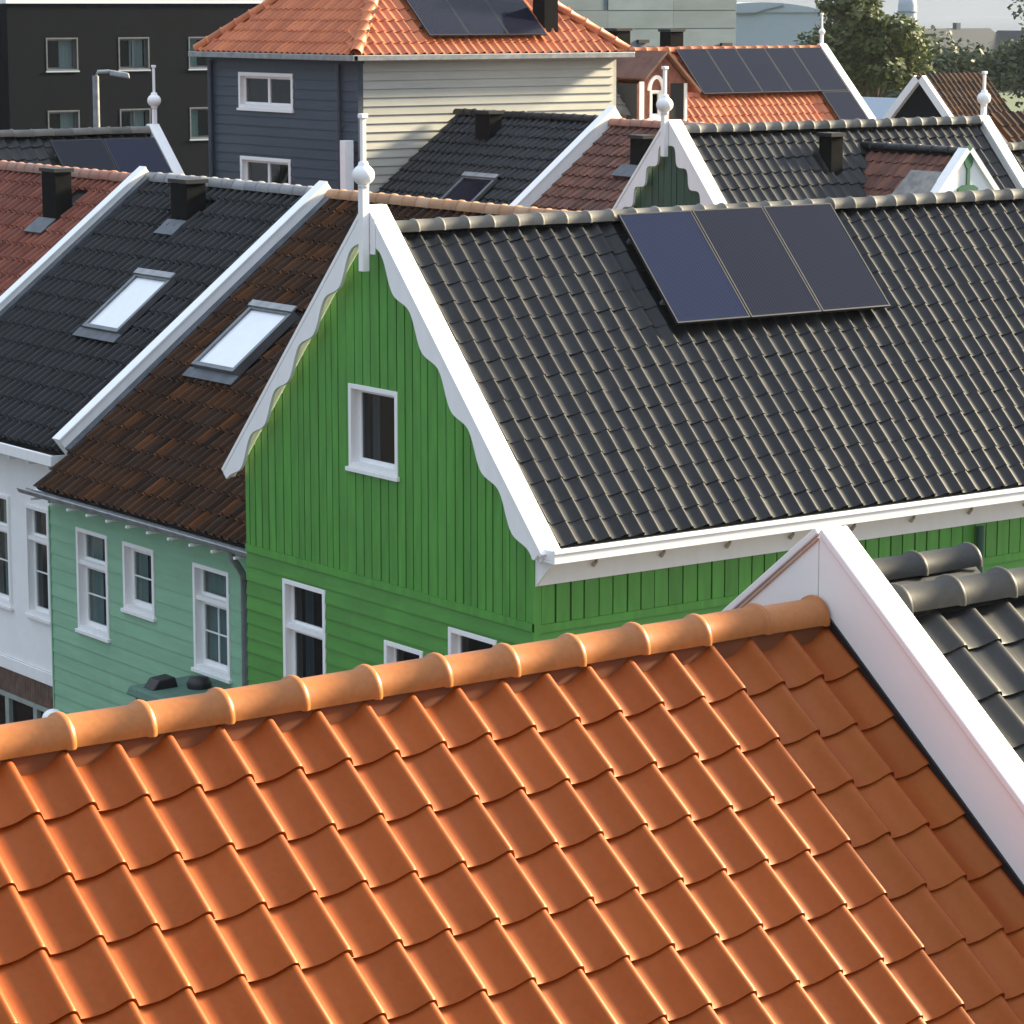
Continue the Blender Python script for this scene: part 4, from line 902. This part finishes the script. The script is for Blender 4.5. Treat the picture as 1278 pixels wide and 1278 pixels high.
for dpt in (0, 30):
    for i in range(nseg+1):
        q = i/nseg; p = ctr+dr*(-6.6+13.2*q)+V(-RT.y, RT.x, 0)*(dpt-.2)+V(0, 0, 11.2+1.0*math.sin(math.pi*q)**.7 if 0 < q < 1 else 11.2); vs.append(p)
MB().add(vs, [(i, i+1, nseg+2+i, nseg+1+i) for i in range(nseg)]+[tuple(range(nseg+1)), tuple(range(nseg+1, 2*nseg+2))[::-1]], False).build('roof', M['pale'], h)
rail = MB(); c_ = ctr-V(-RT.y, RT.x, 0)*.3
rail.tube([c_+dr*(-3.1)+V(0, 0, 11.8), c_+dr*(-2.6)+V(0, 0, 11.1), c_+dr*(-.6)+V(0, 0, 11.15), c_+dr*.5+V(0, 0, 11.5), c_+dr*2.2+V(0, 0, 11.9)], .10, 6).build('roof_cable', M['concrete'], h)

# ================================================================== TREES
def tree(name, label, base, hgt, crown, mat, nleaf, leaf, trunks=1, group=None, seed=0, cat='tree', shape=1.0):
    rnd = random.Random(seed); bx, by = base
    t = thing(name, (bx, by, 0), label, cat, group)
    cz0, cr, cv = crown          # crown centre height, horizontal radius, vertical radius
    tr = MB()
    for k in range(trunks):
        ox = (k-(trunks-1)/2)*.9; tr.tube([(bx+ox*RT.x, by+ox*RT.y, 0), (bx+ox*RT.x*1.1+.1, by+ox*RT.y*1.1, cz0*.5), (bx+ox*.6, by, cz0)], [cr*.07, cr*.05, cr*.025], 8)
    tr = tr.build('trunk', M['bark'], t)
    cl_ = []
    n = 34
    for i in range(n):
        while True:
            p = V(rnd.uniform(-1, 1), rnd.uniform(-1, 1), rnd.uniform(-1, 1))
            if p.length < 1: break
        p = p*(.55+.45*rnd.random()); c = V(bx+p.x*cr, by+p.y*cr, cz0+p.z*cv); cl_.append((c, cr*rnd.uniform(.20, .40)))
        if i % 3 == 0: MB().tube([(bx, by, cz0*.55), V(bx, by, cz0*.8).lerp(c, .5)+V(0, 0, .2), c], [cr*.03, cr*.018, cr*.006], 6).build('limb', M['bark'], t)
    lf = MB(); per = nleaf//n
    for c, r in cl_:
        for j in range(per):
            d = V(rnd.gauss(0, 1), rnd.gauss(0, 1), rnd.gauss(0, 1)).normalized(); q = c+d*r*(rnd.random()**.45)*V(1, 1, 1).x; q.z = c.z+(q.z-c.z)*.75
            a = V(rnd.gauss(0, 1), rnd.gauss(0, 1), rnd.gauss(0, .6)).normalized(); b = a.cross(d+V(.01, .02, .3)).normalized(); s_ = leaf*rnd.uniform(.6, 1.4)
            lf.add([q-a*s_, q-b*s_*.55, q+a*s_, q+b*s_*.55], [(0, 1, 2, 3)])
    o = lf.build('crown', mat, t); return t
tree('broad_tree', 'big broad green tree with paired trunks behind the small gabled house', (86, 87.5), 13, (10.2, 3.7, 3.1), M['leaf'], 16000, .17, 2, None, 11)
spots = [((110, 119), (7.2, 3.6, 2.8), 'leaf_dark', 'dark rounded tree just right of the big broad tree'),
         ((117.5, 113.5), (7.2, 5.2, 3.2), 'leaf_dark', 'widest dark tree below the distant skyline roofs'),
         ((123, 110.2), (8.6, 4.0, 4.2), 'leaf_dark', 'tall dark tree cut by the right edge of the picture'),
         ((100, 98), (5.2, 3.0, 2.3), 'leaf_olive', 'olive shrub-like tree behind the white ball finial at right'),
         ((105.5, 93.5), (5.0, 3.2, 2.4), 'leaf_olive', 'olive tree at the right edge above the brown roof'),
         ((95, 104), (5.2, 3.0, 2.2), 'leaf_dark', 'low dark tree behind the trunks of the big tree'),
         ((128, 130), (7.2, 4.5, 2.5), 'leaf_olive', 'hazy green tree between the big tree and skyline roofs')]
for i, (b, c, m_, lb) in enumerate(spots): tree('dense_tree', lb, b, 9, c, M[m_], 7000, .22, 1, 'trees beyond the roofs', 20+i)

# ================================================================== HAZE
hz = MB().box(-60, 1780, -60, 1780, -1.5, 15.5); hm = bpy.data.materials.new('haze_air'); hm.use_nodes = True
n = hm.node_tree; n.nodes.clear(); ou = n.nodes.new('ShaderNodeOutputMaterial'); pv = n.nodes.new('ShaderNodeVolumePrincipled')
pv.inputs['Color'].default_value = (.86, .92, 1, 1); pv.inputs['Density'].default_value = .00008; pv.inputs['Anisotropy'].default_value = .1
n.links.new(pv.outputs[0], ou.inputs['Volume'])
o = hz.build('haze', hm); o['kind'] = 'stuff'; o['label'] = 'thin pale haze over the roofs and distance'; o['category'] = 'haze'
